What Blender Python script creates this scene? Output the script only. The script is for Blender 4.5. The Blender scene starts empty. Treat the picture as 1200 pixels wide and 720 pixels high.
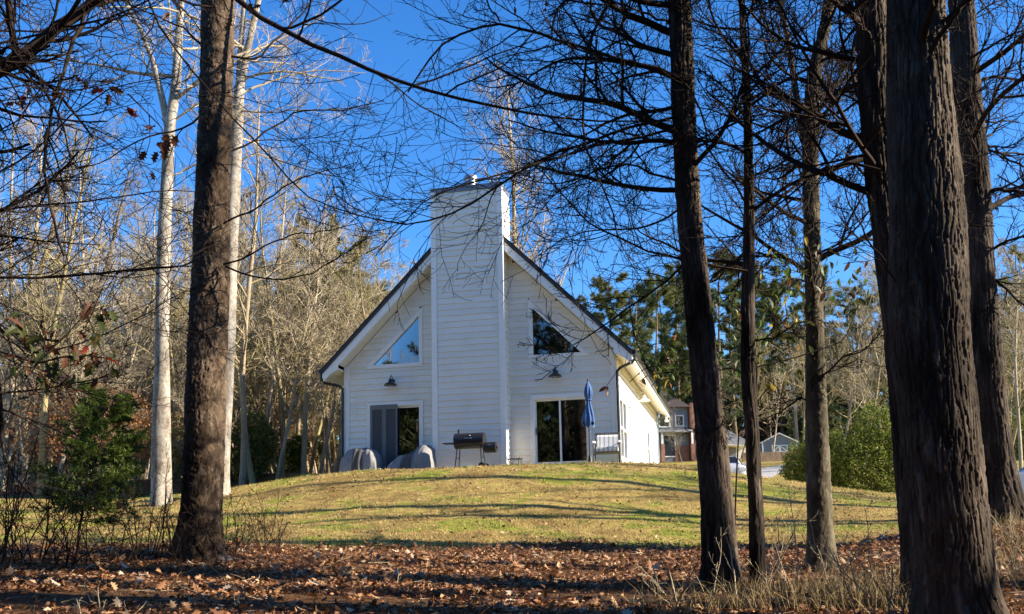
import bpy, math, random
import numpy as np
from mathutils import Vector, Matrix

random.seed(7)
scene = bpy.context.scene
col = scene.collection

# ------------------------------------------------------------------ camera
F_PX, C_X, C_Y = 1150.0, 600.0, 470.0            # lens of the photograph in its 1200 x 720 pixels
PITCH = math.atan(162 / 1150.0); ROLL = math.radians(1.17)
EYE = np.array([0.0, 0.0, 1.55])
_f = np.array([0, math.cos(PITCH), math.sin(PITCH)]); _r = np.array([1.0, 0, 0]); _u = np.cross(_r, _f)
CAM_R = _r * math.cos(ROLL) - _u * math.sin(ROLL)
CAM_U = _r * math.sin(ROLL) + _u * math.cos(ROLL)
CAM_F = _f
cd = bpy.data.cameras.new('camera'); cam = bpy.data.objects.new('camera', cd); col.objects.link(cam)
cd.sensor_fit = 'HORIZONTAL'; cd.sensor_width = 36; cd.lens = 36 * F_PX / 1200
cd.shift_y = (C_Y - 360) / 1200; cd.clip_start = 0.05; cd.clip_end = 2000
m = Matrix.Identity(4)
for i in range(3):
    m[i][0], m[i][1], m[i][2], m[i][3] = CAM_R[i], CAM_U[i], -CAM_F[i], EYE[i]
cam.matrix_world = m
scene.camera = cam

# ------------------------------------------------------------------ light
SUN_AZ, SUN_EL = math.radians(100), math.radians(26)     # azimuth clockwise from +Y
w = bpy.data.worlds.new('World'); scene.world = w; w.use_nodes = True
nt = w.node_tree; nt.nodes.clear()
sky = nt.nodes.new('ShaderNodeTexSky'); sky.sky_type = 'NISHITA'; sky.sun_disc = False
sky.sun_elevation = SUN_EL; sky.sun_rotation = SUN_AZ
sky.altitude = 300; sky.air_density = 1.0; sky.dust_density = 0.1; sky.ozone_density = 5.0
hs = nt.nodes.new('ShaderNodeHueSaturation'); hs.inputs['Saturation'].default_value = 1.22
hs.inputs['Hue'].default_value = 0.506
bg = nt.nodes.new('ShaderNodeBackground'); bg.inputs['Strength'].default_value = 0.105
wo = nt.nodes.new('ShaderNodeOutputWorld')
nt.links.new(sky.outputs[0], hs.inputs['Color']); nt.links.new(hs.outputs[0], bg.inputs[0]); nt.links.new(bg.outputs[0], wo.inputs[0])
sd = bpy.data.lights.new('sun', 'SUN'); so = bpy.data.objects.new('sun', sd); col.objects.link(so)
sd.energy = 5.0; sd.angle = math.radians(0.53); sd.color = (1.0, 0.89, 0.72)
_s = Vector((math.sin(SUN_AZ) * math.cos(SUN_EL), math.cos(SUN_AZ) * math.cos(SUN_EL), math.sin(SUN_EL)))
so.rotation_euler = _s.to_track_quat('Z', 'Y').to_euler(); so.location = _s * 60
vs = scene.view_settings; vs.view_transform = 'Standard'; vs.look = 'None'; vs.exposure = 1.45; vs.gamma = 1; vs.use_curve_mapping = False
scene.cycles.max_bounces = 6; scene.cycles.transparent_max_bounces = 12
scene.cycles.use_denoising = True

# ------------------------------------------------------------------ helpers
def at(px, py, y):
    """world point on the ray of photograph pixel (px, py) at forward distance y"""
    d = CAM_R * (px - C_X) / F_PX + CAM_U * (C_Y - py) / F_PX + CAM_F
    return EYE + d * (y / d[1])

def tag(o, label=None, cat=None, group=None, kind=None):
    if label: o['label'] = label
    if cat: o['category'] = cat
    if group: o['group'] = group
    if kind: o['kind'] = kind
    return o

def empty(name, loc=(0, 0, 0), rz=0.0, parent=None):
    o = bpy.data.objects.new(name, None); col.objects.link(o)
    o.location = loc; o.rotation_euler = (0, 0, rz); o.parent = parent; o.empty_display_size = 0.2
    return o

def link(name, me, parent=None, loc=(0, 0, 0), rot=None):
    o = bpy.data.objects.new(name, me); col.objects.link(o); o.parent = parent; o.location = loc
    if rot is not None: o.rotation_euler = rot
    return o

def copy_tree(o, parent=None):
    c = o.copy(); col.objects.link(c); c.parent = parent
    for ch in o.children: copy_tree(ch, c)
    return c

def np_mesh(name, V, faces, mat, smooth=False, attr=None):
    """faces: list of int arrays (M,k), each k constant"""
    me = bpy.data.meshes.new(name)
    V = np.ascontiguousarray(V, np.float32)
    faces = [np.asarray(f, np.int32) for f in faces if len(f)]
    me.vertices.add(len(V)); me.vertices.foreach_set('co', V.ravel())
    nl = sum(f.size for f in faces); npoly = sum(len(f) for f in faces)
    me.loops.add(nl); me.loops.foreach_set('vertex_index', np.concatenate([f.ravel() for f in faces]))
    starts = []; s = 0
    for f in faces:
        starts.append(s + np.arange(len(f), dtype=np.int32) * f.shape[1]); s += f.size
    me.polygons.add(npoly); me.polygons.foreach_set('loop_start', np.concatenate(starts).astype(np.int32))
    if attr is not None:
        for k, v in attr.items():
            a = me.attributes.new(k, 'FLOAT', 'POINT'); a.data.foreach_set('value', np.ascontiguousarray(v, np.float32))
    me.update(calc_edges=True)
    if smooth: me.polygons.foreach_set('use_smooth', np.ones(npoly, bool))
    if mat: me.materials.append(mat)
    return me

class MB:
    """collects boxes, prisms, tubes and lathes into one mesh"""
    def __init__(s): s.v = []; s.f = []
    def poly(s, pts, faces):
        b = len(s.v); s.v += [tuple(p) for p in pts]; s.f += [tuple(b + i for i in f) for f in faces]; return s
    def box(s, x0, y0, z0, x1, y1, z1):
        return s.poly([(x0, y0, z0), (x1, y0, z0), (x1, y1, z0), (x0, y1, z0), (x0, y0, z1), (x1, y0, z1), (x1, y1, z1), (x0, y1, z1)],
                      [(0, 3, 2, 1), (4, 5, 6, 7), (0, 1, 5, 4), (1, 2, 6, 5), (2, 3, 7, 6), (3, 0, 4, 7)])
    def prism(s, outline, axis, a, b):
        """outline of 2-D points extruded along axis 0/1/2 from a to b"""
        def P(p, t): q = list(p); q.insert(axis, t); return tuple(q)
        n = len(outline); pts = [P(p, a) for p in outline] + [P(p, b) for p in outline]
        return s.poly(pts, [tuple(range(n))[::-1], tuple(range(n, 2 * n))] + [(i, (i + 1) % n, n + (i + 1) % n, n + i) for i in range(n)])
    def tube(s, pts, r, k=8, cap=True):
        pts = [Vector(p) for p in pts]; n = len(pts); rr = r if hasattr(r, '__len__') else [r] * n
        b = len(s.v); ref = None
        for i, p in enumerate(pts):
            t = (pts[min(i + 1, n - 1)] - pts[max(i - 1, 0)]).normalized()
            if ref is None: ref = t.orthogonal().normalized()
            ref = (ref - t * ref.dot(t)).normalized(); q = t.cross(ref)
            for j in range(k):
                a = 2 * math.pi * j / k; s.v.append(tuple(p + (ref * math.cos(a) + q * math.sin(a)) * rr[i]))
        for i in range(n - 1):
            for j in range(k):
                s.f.append((b + i * k + j, b + i * k + (j + 1) % k, b + (i + 1) * k + (j + 1) % k, b + (i + 1) * k + j))
        if cap:
            s.f.append(tuple(b + j for j in range(k))[::-1]); s.f.append(tuple(b + (n - 1) * k + j for j in range(k)))
        return s
    def lathe(s, prof, c=(0, 0, 0), k=20, sx=1, sy=1):
        b = len(s.v); n = len(prof)
        for (r, z) in prof:
            for j in range(k):
                a = 2 * math.pi * j / k; s.v.append((c[0] + r * sx * math.cos(a), c[1] + r * sy * math.sin(a), c[2] + z))
        for i in range(n - 1):
            for j in range(k):
                s.f.append((b + i * k + j, b + i * k + (j + 1) % k, b + (i + 1) * k + (j + 1) % k, b + (i + 1) * k + j))
        s.f.append(tuple(b + j for j in range(k))[::-1]); s.f.append(tuple(b + (n - 1) * k + j for j in range(k)))
        return s
    def mesh(s, name, mat, smooth=False):
        me = bpy.data.meshes.new(name); me.from_pydata(s.v, [], s.f); me.update()
        if smooth:
            me.polygons.foreach_set('use_smooth', np.ones(len(me.polygons), bool))
            try: me.set_sharp_from_angle(angle=math.radians(40))
            except Exception: pass
        me.materials.append(mat); return me
    def build(s, name, mat, parent=None, loc=(0, 0, 0), rot=None, smooth=False):
        return link(name, s.mesh(name, mat, smooth), parent, loc, rot)

# ---- materials
class NT:
    def __init__(s, name):
        s.m = bpy.data.materials.new(name); s.m.use_nodes = True; s.t = s.m.node_tree
        s.b = s.t.nodes['Principled BSDF']; s.o = s.t.nodes['Material Output']
    def n(s, kind, **kw):
        x = s.t.nodes.new(kind)
        for k, v in kw.items():
            if k.startswith('i_'):
                key = k[2:].replace('_', ' ')
                x.inputs[key].default_value = v
            else: setattr(x, k, v)
        return x
    def l(s, a, b): s.t.links.new(a, b)
    def noise(s, scale, detail=4, rough=0.6, stretch=(1, 1, 1), coord='Object'):
        tc = s.n('ShaderNodeTexCoord'); mp = s.n('ShaderNodeMapping'); mp.inputs['Scale'].default_value = stretch
        nz = s.n('ShaderNodeTexNoise'); nz.inputs['Scale'].default_value = scale; nz.inputs['Detail'].default_value = detail; nz.inputs['Roughness'].default_value = rough
        s.l(tc.outputs[coord], mp.inputs[0]); s.l(mp.outputs[0], nz.inputs['Vector']); return nz.outputs['Fac']
    def ramp(s, fac, stops):
        r = s.n('ShaderNodeValToRGB'); e = r.color_ramp.elements
        while len(e) < len(stops): e.new(0.5)
        for el, (p, c) in zip(e, stops): el.position = p; el.color = (*c, 1)
        s.l(fac, r.inputs[0]); return r.outputs[0]
    def mix(s, fac, a, b, mode='MIX'):
        x = s.n('ShaderNodeMix', data_type='RGBA', blend_type=mode)
        if isinstance(fac, (int, float)): x.inputs[0].default_value = fac
        else: s.l(fac, x.inputs[0])
        for i, c in ((6, a), (7, b)):
            if isinstance(c, tuple): x.inputs[i].default_value = (*c, 1)
            else: s.l(c, x.inputs[i])
        return x.outputs[2]
    def bump(s, h, strength=0.4, dist=0.02):
        b = s.n('ShaderNodeBump'); b.inputs['Strength'].default_value = strength; b.inputs['Distance'].default_value = dist
        s.l(h, b.inputs['Height']); s.l(b.outputs[0], s.b.inputs['Normal'])
    def base(s, c):
        if isinstance(c, tuple): s.b.inputs['Base Color'].default_value = (*c, 1)
        else: s.l(c, s.b.inputs['Base Color'])
    def island(s): return s.n('ShaderNodeNewGeometry').outputs['Random Per Island']

def plain(name, c, rough=0.6, c2=None, scale=8, stretch=(1, 1, 1), bump=0.0, metal=0.0, bd=0.01, spec=0.5):
    t = NT(name); t.b.inputs['Roughness'].default_value = rough; t.b.inputs['Metallic'].default_value = metal
    t.b.inputs['Specular IOR Level'].default_value = spec
    nz = t.noise(scale, 5, 0.6, stretch)
    if c2 is None: c2 = tuple(x * 0.82 for x in c)
    t.base(t.ramp(nz, [(0.3, c), (0.7, c2)]))
    if bump: t.bump(nz, bump, bd)
    return t.m

def leafmat(name, stops, rough=0.55, trans=0.35, spec=0.3):
    """colours picked at random for each leaf, a little light through it"""
    t = NT(name); c = t.ramp(t.island(), stops); t.base(c); t.b.inputs['Roughness'].default_value = rough
    t.b.inputs['Specular IOR Level'].default_value = spec
    tr = t.n('ShaderNodeBsdfTranslucent'); t.l(c, tr.inputs[0])
    mx = t.n('ShaderNodeMixShader'); mx.inputs[0].default_value = trans
    t.l(t.b.outputs[0], mx.inputs[1]); t.l(tr.outputs[0], mx.inputs[2]); t.l(mx.outputs[0], t.o.inputs[0])
    return t.m

def glassmat(name, tint=0.5, ior=2.5):
    t = NT(name); t.t.nodes.remove(t.b)
    tr = t.n('ShaderNodeBsdfTransparent'); tr.inputs[0].default_value = (tint * .92, tint, tint * .97, 1)
    gl = t.n('ShaderNodeBsdfGlossy'); gl.inputs['Roughness'].default_value = 0.012; gl.inputs[0].default_value = (.9, .95, 1, 1)
    fr = t.n('ShaderNodeFresnel'); fr.inputs[0].default_value = ior
    mx = t.n('ShaderNodeMixShader'); t.l(fr.outputs[0], mx.inputs[0]); t.l(tr.outputs[0], mx.inputs[1]); t.l(gl.outputs[0], mx.inputs[2])
    t.l(mx.outputs[0], t.o.inputs[0]); return t.m

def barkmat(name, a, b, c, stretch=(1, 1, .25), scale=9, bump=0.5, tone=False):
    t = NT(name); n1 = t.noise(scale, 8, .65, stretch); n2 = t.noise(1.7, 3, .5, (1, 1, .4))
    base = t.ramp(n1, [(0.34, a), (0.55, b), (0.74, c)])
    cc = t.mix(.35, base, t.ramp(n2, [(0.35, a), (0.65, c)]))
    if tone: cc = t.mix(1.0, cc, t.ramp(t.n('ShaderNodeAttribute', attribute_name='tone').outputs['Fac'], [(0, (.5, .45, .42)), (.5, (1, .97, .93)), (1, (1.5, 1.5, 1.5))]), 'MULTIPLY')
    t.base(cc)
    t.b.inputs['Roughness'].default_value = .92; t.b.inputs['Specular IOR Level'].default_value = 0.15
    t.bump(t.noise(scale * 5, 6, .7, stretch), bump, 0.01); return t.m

MAT = {}
M = MAT
t = NT('siding_paint'); c = t.ramp(t.noise(1.3, 5, .6, (1, 1, 3)), [(.3, (.82, .79, .71)), (.7, (.76, .73, .655))])
v = t.ramp(t.n('ShaderNodeObjectInfo').outputs['Random'], [(0, (.93, .93, .925)), (1, (1, 1, 1))]); d_ = t.ramp(t.noise(2.2, 6, .7, (1, 1, .5)), [(.3, (.92, .905, .88)), (.5, (1, 1, 1))])
t.base(t.mix(1.0, t.mix(1.0, c, v, 'MULTIPLY'), d_, 'MULTIPLY')); t.b.inputs['Roughness'].default_value = .55; t.bump(t.noise(30, 4, .6, (1, 1, 6)), .12, .004); M['siding'] = t.m
M['trim'] = plain('trim_paint', (.84, .83, .79), .5, (.78, .77, .73), 3)
M['soffit'] = plain('soffit_paint', (.76, .72, .62), .6, (.72, .68, .58), 3)
M['black'] = plain('black_metal', (.012, .012, .013), .35, (.02, .02, .021), 12)
M['shingle'] = plain('roof_shingle', (.035, .035, .04), .9, (.07, .07, .075), 30, bump=.4)
M['glass'] = glassmat('window_glass', .38)
M['screen'] = plain('insect_screen', (.05, .055, .06), .8, (.06, .065, .07), 60)
M['bronze'] = plain('bronze_frame', (.03, .028, .026), .4)
M['galv'] = plain('galvanised_metal', (.5, .5, .5), .35, (.4, .4, .41), 9, metal=.8)
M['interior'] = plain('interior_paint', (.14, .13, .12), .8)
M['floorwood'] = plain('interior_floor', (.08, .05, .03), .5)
M['concrete'] = plain('concrete', (.42, .40, .36), .85, (.34, .32, .29), 6, bump=.2)

# ------------------------------------------------------------------ terrain
H_TH = math.atan(266 / 1150.0)                       # how far the house is turned
H_O = at(725, 543, 27.5); H_O[2] -= 0.02             # foot of the house's near right corner
H_F = np.array([math.cos(H_TH), -math.sin(H_TH), 0]); H_S = np.array([math.sin(H_TH), math.cos(H_TH), 0])
def hw(u, v, z=0.0): return H_O + H_F * u + H_S * v + np.array([0, 0, z])     # house-local to world

_ctl = [(0, 0, 0.05), (-12, 0, .3), (12, 0, .1), (0, -20, -.8), (-40, -20, -.5), (40, -20, -.8), (0, -60, -1.5), (-70, -60, -1), (70, -60, -1.5),
        (-4, 4, .45), (4, 4, .38)]
for px, py, d in [(100, 722, 8.5), (600, 722, 8.5), (1100, 722, 8.5), (232, 656, 13), (848, 690, 10.5), (962, 671, 12), (1180, 609, 14),
                  (600, 640, 15.5), (400, 640, 15.5), (90, 645, 14), (900, 641, 15), (1055, 634, 15), (600, 592, 20), (330, 612, 20), (900, 602, 20),
                  (60, 622, 20), (400, 555, 25), (510, 549.5, 25.2), (600, 545, 25), (725, 543, 25), (800, 545, 25.5), (300, 576, 25), (188, 584, 26), (100, 592, 28),
                  (0, 585, 30), (30, 568, 42), (870, 562, 27), (940, 580, 34), (1045, 584, 32), (1190, 594, 25), (1190, 560, 45), (920, 550, 58), (920, 537, 85),
                  (790, 542, 70), (858, 571, 48), (850, 552.5, 30), (360, 554, 38), (280, 573, 34), (200, 572, 50)]:
    _ctl.append(tuple(at(px, py, d)))
for u, v, z in [(-8.2, 0, -.1), (-4, 0, -.1), (0, 0, -.1), (0, 13, 0), (-8.2, 13, 0), (1.2, 5, -.12), (-9.5, 5, -.15), (1.3, 12, -.05), (-8.3, -2, -.16), (-6, -2, -.14), (-3, -2, -.13), (0, -2, -.12)]:
    _ctl.append(tuple(hw(u, v, z)))
for x, y, z in [(-50, 60, 5.5), (0, 80, 7.2), (50, 80, 7.5), (60, 40, 4), (-60, 30, 3), (0, 130, 12), (-80, 130, 11), (80, 130, 12.5), (0, 240, 27), (-160, 240, 25), (160, 240, 27), (170, 60, 5), (-170, 60, 4), (150, -60, -1), (-150, -60, -1)]:
    _ctl.append((x, y, z))
_ctl = np.array(_ctl); _n = len(_ctl)
def _k(r2): return np.where(r2 > 1e-9, .5 * r2 * np.log(r2 + 1e-12), 0)
_d2 = ((_ctl[:, None, :2] - _ctl[None, :, :2]) ** 2).sum(-1)
_A = np.zeros((_n + 3, _n + 3)); _A[:_n, :_n] = _k(_d2) + np.eye(_n) * 1.5
_A[:_n, _n] = 1; _A[:_n, _n + 1:] = _ctl[:, :2]; _A[_n, :_n] = 1; _A[_n + 1:, :_n] = _ctl[:, :2].T
_W = np.linalg.solve(_A, np.concatenate([_ctl[:, 2], np.zeros(3)]))
def gz(x, y):
    x = np.asarray(x, float); y = np.asarray(y, float); sh = np.broadcast(x, y).shape
    xf = np.broadcast_to(x, sh).ravel(); yf = np.broadcast_to(y, sh).ravel(); out = np.zeros(xf.size)
    xf = np.clip(xf, -175, 175); yf = np.clip(yf, -62, 245)
    for i in range(0, xf.size, 20000):
        X = xf[i:i + 20000]; Y = yf[i:i + 20000]
        r2 = (X[:, None] - _ctl[:, 0]) ** 2 + (Y[:, None] - _ctl[:, 1]) ** 2
        out[i:i + 20000] = _k(r2) @ _W[:_n] + _W[_n] + X * _W[_n + 1] + Y * _W[_n + 2]
    out = out + .018 * np.sin(xf * 1.9 + 1.3 * np.sin(yf * .7)) * np.sin(yf * 1.6 + .8) + .01 * np.sin(xf * 5.1 + yf * 2.3) * np.sin(yf * 4.7 - xf)
    return out.reshape(sh) if sh else float(out[0])
def on_ground(px, py, y, dz=0.0):
    p = at(px, py, y); p[2] = gz(p[0], p[1]) + dz; return p
def lawn_mask(x, y):
    """1 on the mown lawn, 0 on the leaf-covered wood floor"""
    edge = 15.3 + .35 * np.sin(x * .9 + .5) + .25 * np.sin(x * 2.3) + .12 * np.sin(x * 5.7 + 1) - np.clip(-x - 4, 0, 5) * .16 + np.clip(x - 7, 0, 5) * .5
    a = np.clip((y - edge) / .5 + .5, 0, 1)
    back = np.clip((31 + .5 * np.sin(x * .8) - y) / 1.2 + .5, 0, 1)         # wood floor again left of the house
    left = np.clip((-x - 7.5 + .4 * np.sin(y)) / 1.5, 0, 1)
    back2 = np.clip((150 - y) / 10, 0, 1)
    return a * (back * left + (1 - left) * back2)
_fx = np.concatenate([np.linspace(-1200, -180, 6), np.linspace(-170, -22, 36), np.arange(-20, 20, .2), np.linspace(20, 170, 36), np.linspace(180, 1200, 6)])
_fy = np.concatenate([np.linspace(-900, -70, 5), np.linspace(-60, 2, 18), np.arange(3, 34, .17), np.linspace(34, 80, 40), np.linspace(83, 245, 34), np.linspace(260, 1500, 6)])
GX, GY = np.meshgrid(_fx, _fy); GZ = gz(GX, GY)
nx, ny = len(_fx), len(_fy); idx = np.arange(nx * ny).reshape(ny, nx)
quads = np.stack([idx[:-1, :-1], idx[:-1, 1:], idx[1:, 1:], idx[1:, :-1]], -1).reshape(-1, 4)
t = NT('ground_soil_and_turf')
la = t.n('ShaderNodeAttribute', attribute_name='lawn').outputs['Fac']
soil = t.ramp(t.noise(14, 8, .7), [(.3, (.045, .026, .015)), (.5, (.12, .062, .03)), (.68, (.2, .115, .06))])
g1 = t.ramp(t.noise(.55, 6, .62), [(.36, (.31, .225, .085)), (.5, (.46, .355, .135)), (.58, (.28, .32, .055)), (.7, (.44, .345, .125))])
g2 = t.ramp(t.noise(40, 6, .8), [(.3, (.4, .37, .3)), (.7, (1.3, 1.25, 1.1))]); g3 = t.ramp(t.noise(4.5, 4, .7), [(.32, (.58, .53, .45)), (.5, (1, .98, .95)), (.68, (1.25, 1.22, 1.1))])
turf = t.mix(1.0, t.mix(1.0, g1, g2, 'MULTIPLY'), g3, 'MULTIPLY')
t.base(t.mix(la, soil, turf)); t.b.inputs['Roughness'].default_value = .95; t.b.inputs['Specular IOR Level'].default_value = .1
t.bump(t.noise(45, 6, .8), .9, .04)
M['ground'] = t.m
g = link('ground', np_mesh('ground', np.stack([GX.ravel(), GY.ravel(), GZ.ravel()], 1), [quads], t.m, True, {'lawn': lawn_mask(GX, GY).ravel()}))
tag(g, 'rising ground of leaf-covered wood floor and mown straw-green lawn', 'ground', kind='structure')

def draped(name, mat, line, width, dz=.02, seg=.6):
    """a strip of paving laid over the ground along a line of world x, y points"""
    P = [np.array(line[0], float)]
    for a, b in zip(line[:-1], line[1:]):
        a = np.array(a, float); b = np.array(b, float); k = max(1, int(np.linalg.norm(b - a) / seg))
        P += [a + (b - a) * i / k for i in range(1, k + 1)]
    P = np.array(P); T = np.gradient(P, axis=0); T /= np.linalg.norm(T, axis=1)[:, None]; N = np.stack([-T[:, 1], T[:, 0]], 1)
    offs = np.linspace(-.5, .5, 6) * width; Q = P[:, None, :] + N[:, None, :] * offs[None, :, None]
    z = gz(Q[..., 0], Q[..., 1]) + dz; V = np.concatenate([Q, z[..., None]], -1).reshape(-1, 3)
    ii = np.arange(len(P) * 6).reshape(-1, 6); q = np.stack([ii[:-1, :-1], ii[:-1, 1:], ii[1:, 1:], ii[1:, :-1]], -1).reshape(-1, 4)
    return tag(link(name, np_mesh(name, V, [q], mat, True)), kind='structure')
_p = [at(860, 553, 50), at(905, 549, 58), at(950, 549, 62), at(1100, 549, 68)]
o = draped('driveway', M['concrete'], [(3.5, 52)] + [(p[0], p[1]) for p in _p] + [(60, 72)], 2.0, .03)
o['label'] = 'pale concrete driveway passing below the small shed'; o['category'] = 'driveway'
M['bank'] = plain('bare_bank', (.2, .13, .08), .95, (.3, .22, .14), 3, bump=.6, bd=.05)

# ------------------------------------------------------------------ house (local frame: x right along the front, y back, z up)
house = empty('house', H_O, -H_TH)
tag(house, 'white gabled house with lap siding and a tall sided chimney on the lawn', 'house')
WALL_L, APEX, ROOF0 = -8.2, -4.1, 3.67               # roof top line: z = ROOF0 - |.| from each wall, 45 degrees
def ztop(u): return ROOF0 - u if u > APEX else ROOF0 + (u - WALL_L)
SOF = .47                                            # soffit below roof top
ROW = .178
def wall_span(z):
    if z <= ROOF0 - SOF: return WALL_L, 0.0
    k = z - (ROOF0 - SOF); return WALL_L + k, -k
TRI_L = ((-7.42, 3.2), (-5.8, 3.2), (-5.8, 4.78)); TRI_R = ((-2.42, 3.2), (-.86, 3.2), (-2.42, 4.76))
DOOR_L = (-7.42, -5.8, 0.0, 2.02); DOOR_R = (-2.42, -.8, 0.0, 2.0)
CH0, CH1, CH_OUT, CH_TOP = -5.22, -3.1, .6, 8.35
def hole_spans(z, m=.07):
    """openings at height z on the front wall, trim included"""
    out = []
    for (a, b, z0, z1) in (DOOR_L, DOOR_R):
        if z < z1 + m: out.append((a - m, b + m))
    for s, tri in ((1, TRI_L), (-1, TRI_R)):
        if 3.2 - m <= z <= 4.95:
            k = (z - 3.2)
            if s > 0: a, b = -7.42 + k - .082, -5.8 + m
            else: a, b = -2.42 - m, -.86 - k + .082
            if b > a + .01: out.append((a, b))
    out.append((CH0 + .02, CH1 - .02))
    return out
def spans(z, hs):
    a, b = wall_span(z); segs = [(a, b)]
    for h0, h1 in hs:
        new = []
        for s0, s1 in segs:
            if h1 <= s0 or h0 >= s1: new.append((s0, s1)); continue
            if h0 > s0: new.append((s0, h0))
            if h1 < s1: new.append((h1, s1))
        segs = new
    return [s for s in segs if s[1] - s[0] > .03]
ev = sorted({0.0, 2.07, 2.09, 3.13, 4.95} | {round(i * ROW, 4) for i in range(60)} | {3.2, round(ROOF0 - SOF, 4)})
ev = [z for z in ev if z < 7.3]
sheath = MB(); rows = []
for z0, z1 in zip(ev[:-1], ev[1:]):
    lo, hi = spans(z0 + 1e-4, hole_spans(z0 + 1e-4)), spans(z1 - 1e-4, hole_spans(z1 - 1e-4))
    if len(lo) != len(hi):
        k = min(len(lo), len(hi)); mid = spans((z0 + z1) / 2, hole_spans((z0 + z1) / 2)); lo = hi = mid
    for (a0, b0), (a1, b1) in zip(lo, hi):
        sheath.prism([(a0, z0), (b0, z0), (b1, z1), (a1, z1)], 1, .012, .15); rows.append((z0, z1, a0, b0, a1, b1))
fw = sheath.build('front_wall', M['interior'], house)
rngb = random.Random(3)
for (z0, z1, a0, b0, a1, b1) in rows:
    if z1 - z0 < .02: continue
    j = rngb.uniform(0, .0025); yb, yt = -.03 - j, -.004 - j
    k = (z0 / ROW); full = abs(k - round(k)) < .02
    if not full: yb = -.012 - j
    b = MB(); b.poly([(a0, yb, z0 - .004), (b0, yb, z0 - .004), (b1, yt, z1), (a1, yt, z1), (a0, .011, z0 - .004), (b0, .011, z0 - .004), (b1, .011, z1), (a1, .011, z1)],
           [(0, 1, 2, 3), (5, 4, 7, 6), (0, 4, 5, 1), (3, 2, 6, 7), (0, 3, 7, 4), (1, 5, 6, 2)])
    b.build('siding_board', M['siding'], fw)
for x0, x1 in ((WALL_L - .028, WALL_L + .13), (-.13, -.002)):
    MB().box(x0, -.046, -.15, x1, -.005, 3.24).build('corner_board', M['trim'], fw)

# right side wall with window, door and narrow window
SIDE_H = [(.42, 2.05, .22, 1.97), (2.55, 3.45, 0.0, 2.03), (8.7, 9.5, .55, 1.85)]
def side_spans(z):
    segs = [(.0, 13.1)]
    for (a, b, z0, z1) in SIDE_H:
        if z0 - .06 <= z <= z1 + .06:
            new = []
            for s0, s1 in segs:
                if b + .06 <= s0 or a - .06 >= s1: new.append((s0, s1)); continue
                if a - .06 > s0: new.append((s0, a - .06))
                if b + .06 < s1: new.append((b + .06, s1))
            segs = [q for q in new if q[1] - q[0] > .03]
    return segs
sw_b = MB(); srows = []
evs = sorted({round(i * ROW, 4) for i in range(18)} | {.16, .49, 1.91, 2.03, 2.09, 3.2}); evs = [z for z in evs if z <= 3.2]
for z0, z1 in zip(evs[:-1], evs[1:]):
    for a, b in side_spans((z0 + z1) / 2):
        sw_b.box(-.15, max(a, .15), z0, -.012, b, z1); srows.append((z0, z1, a, b))
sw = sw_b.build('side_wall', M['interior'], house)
for (z0, z1, a, b) in srows:
    if z1 - z0 < .02: continue
    cuts = [max(a, .01)] + [c_ for c_ in np.arange((round(z0 / ROW) * 1.37) % 3.66, 13.1, 3.66) if a + .3 < c_ < b - .3] + [b]
    for a_, b in zip(cuts[:-1], [c_ - .003 for c_ in cuts[1:]]):
      q = MB(); q.poly([(.03, a_, z0 - .004), (.03, b, z0 - .004), (.004, b, z1), (.004, a_, z1), (-.011, a_, z0 - .004), (-.011, b, z0 - .004), (-.011, b, z1), (-.011, a_, z1)],
           [(0, 1, 2, 3), (5, 4, 7, 6), (0, 4, 5, 1), (3, 2, 6, 7), (0, 3, 7, 4), (1, 5, 6, 2)])
      q.build('siding_board', M['siding'], sw)
MB().box(.0, -.04, -.15, .044, .12, 3.24).build('corner_board', M['trim'], sw)
MB().box(.0, 13.0, -.15, .044, 13.13, 3.24).build('corner_board', M['trim'], sw)
MB().box(WALL_L, .15, -.1, WALL_L + .12, 13.1, 3.2).build('left_wall', M['siding'], house)
MB().prism([(WALL_L, -.1), (0, -.1), (0, 3.2), (APEX, 7.3), (WALL_L, 3.2)], 1, 13.1, 13.25).build('back_wall', M['siding'], house)
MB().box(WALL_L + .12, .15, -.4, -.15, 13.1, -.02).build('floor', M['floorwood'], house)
MB().box(WALL_L - .01, -.01, -1.0, .01, 13.2, -.16).build('foundation', M['concrete'], house)
MB().prism([(WALL_L + .13, -.02), (-.16, -.02), (-.16, 3.1), (APEX, 7.1), (WALL_L + .13, 3.1)], 1, 5.2, 5.3).build('partition_wall', M['interior'], house)

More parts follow.
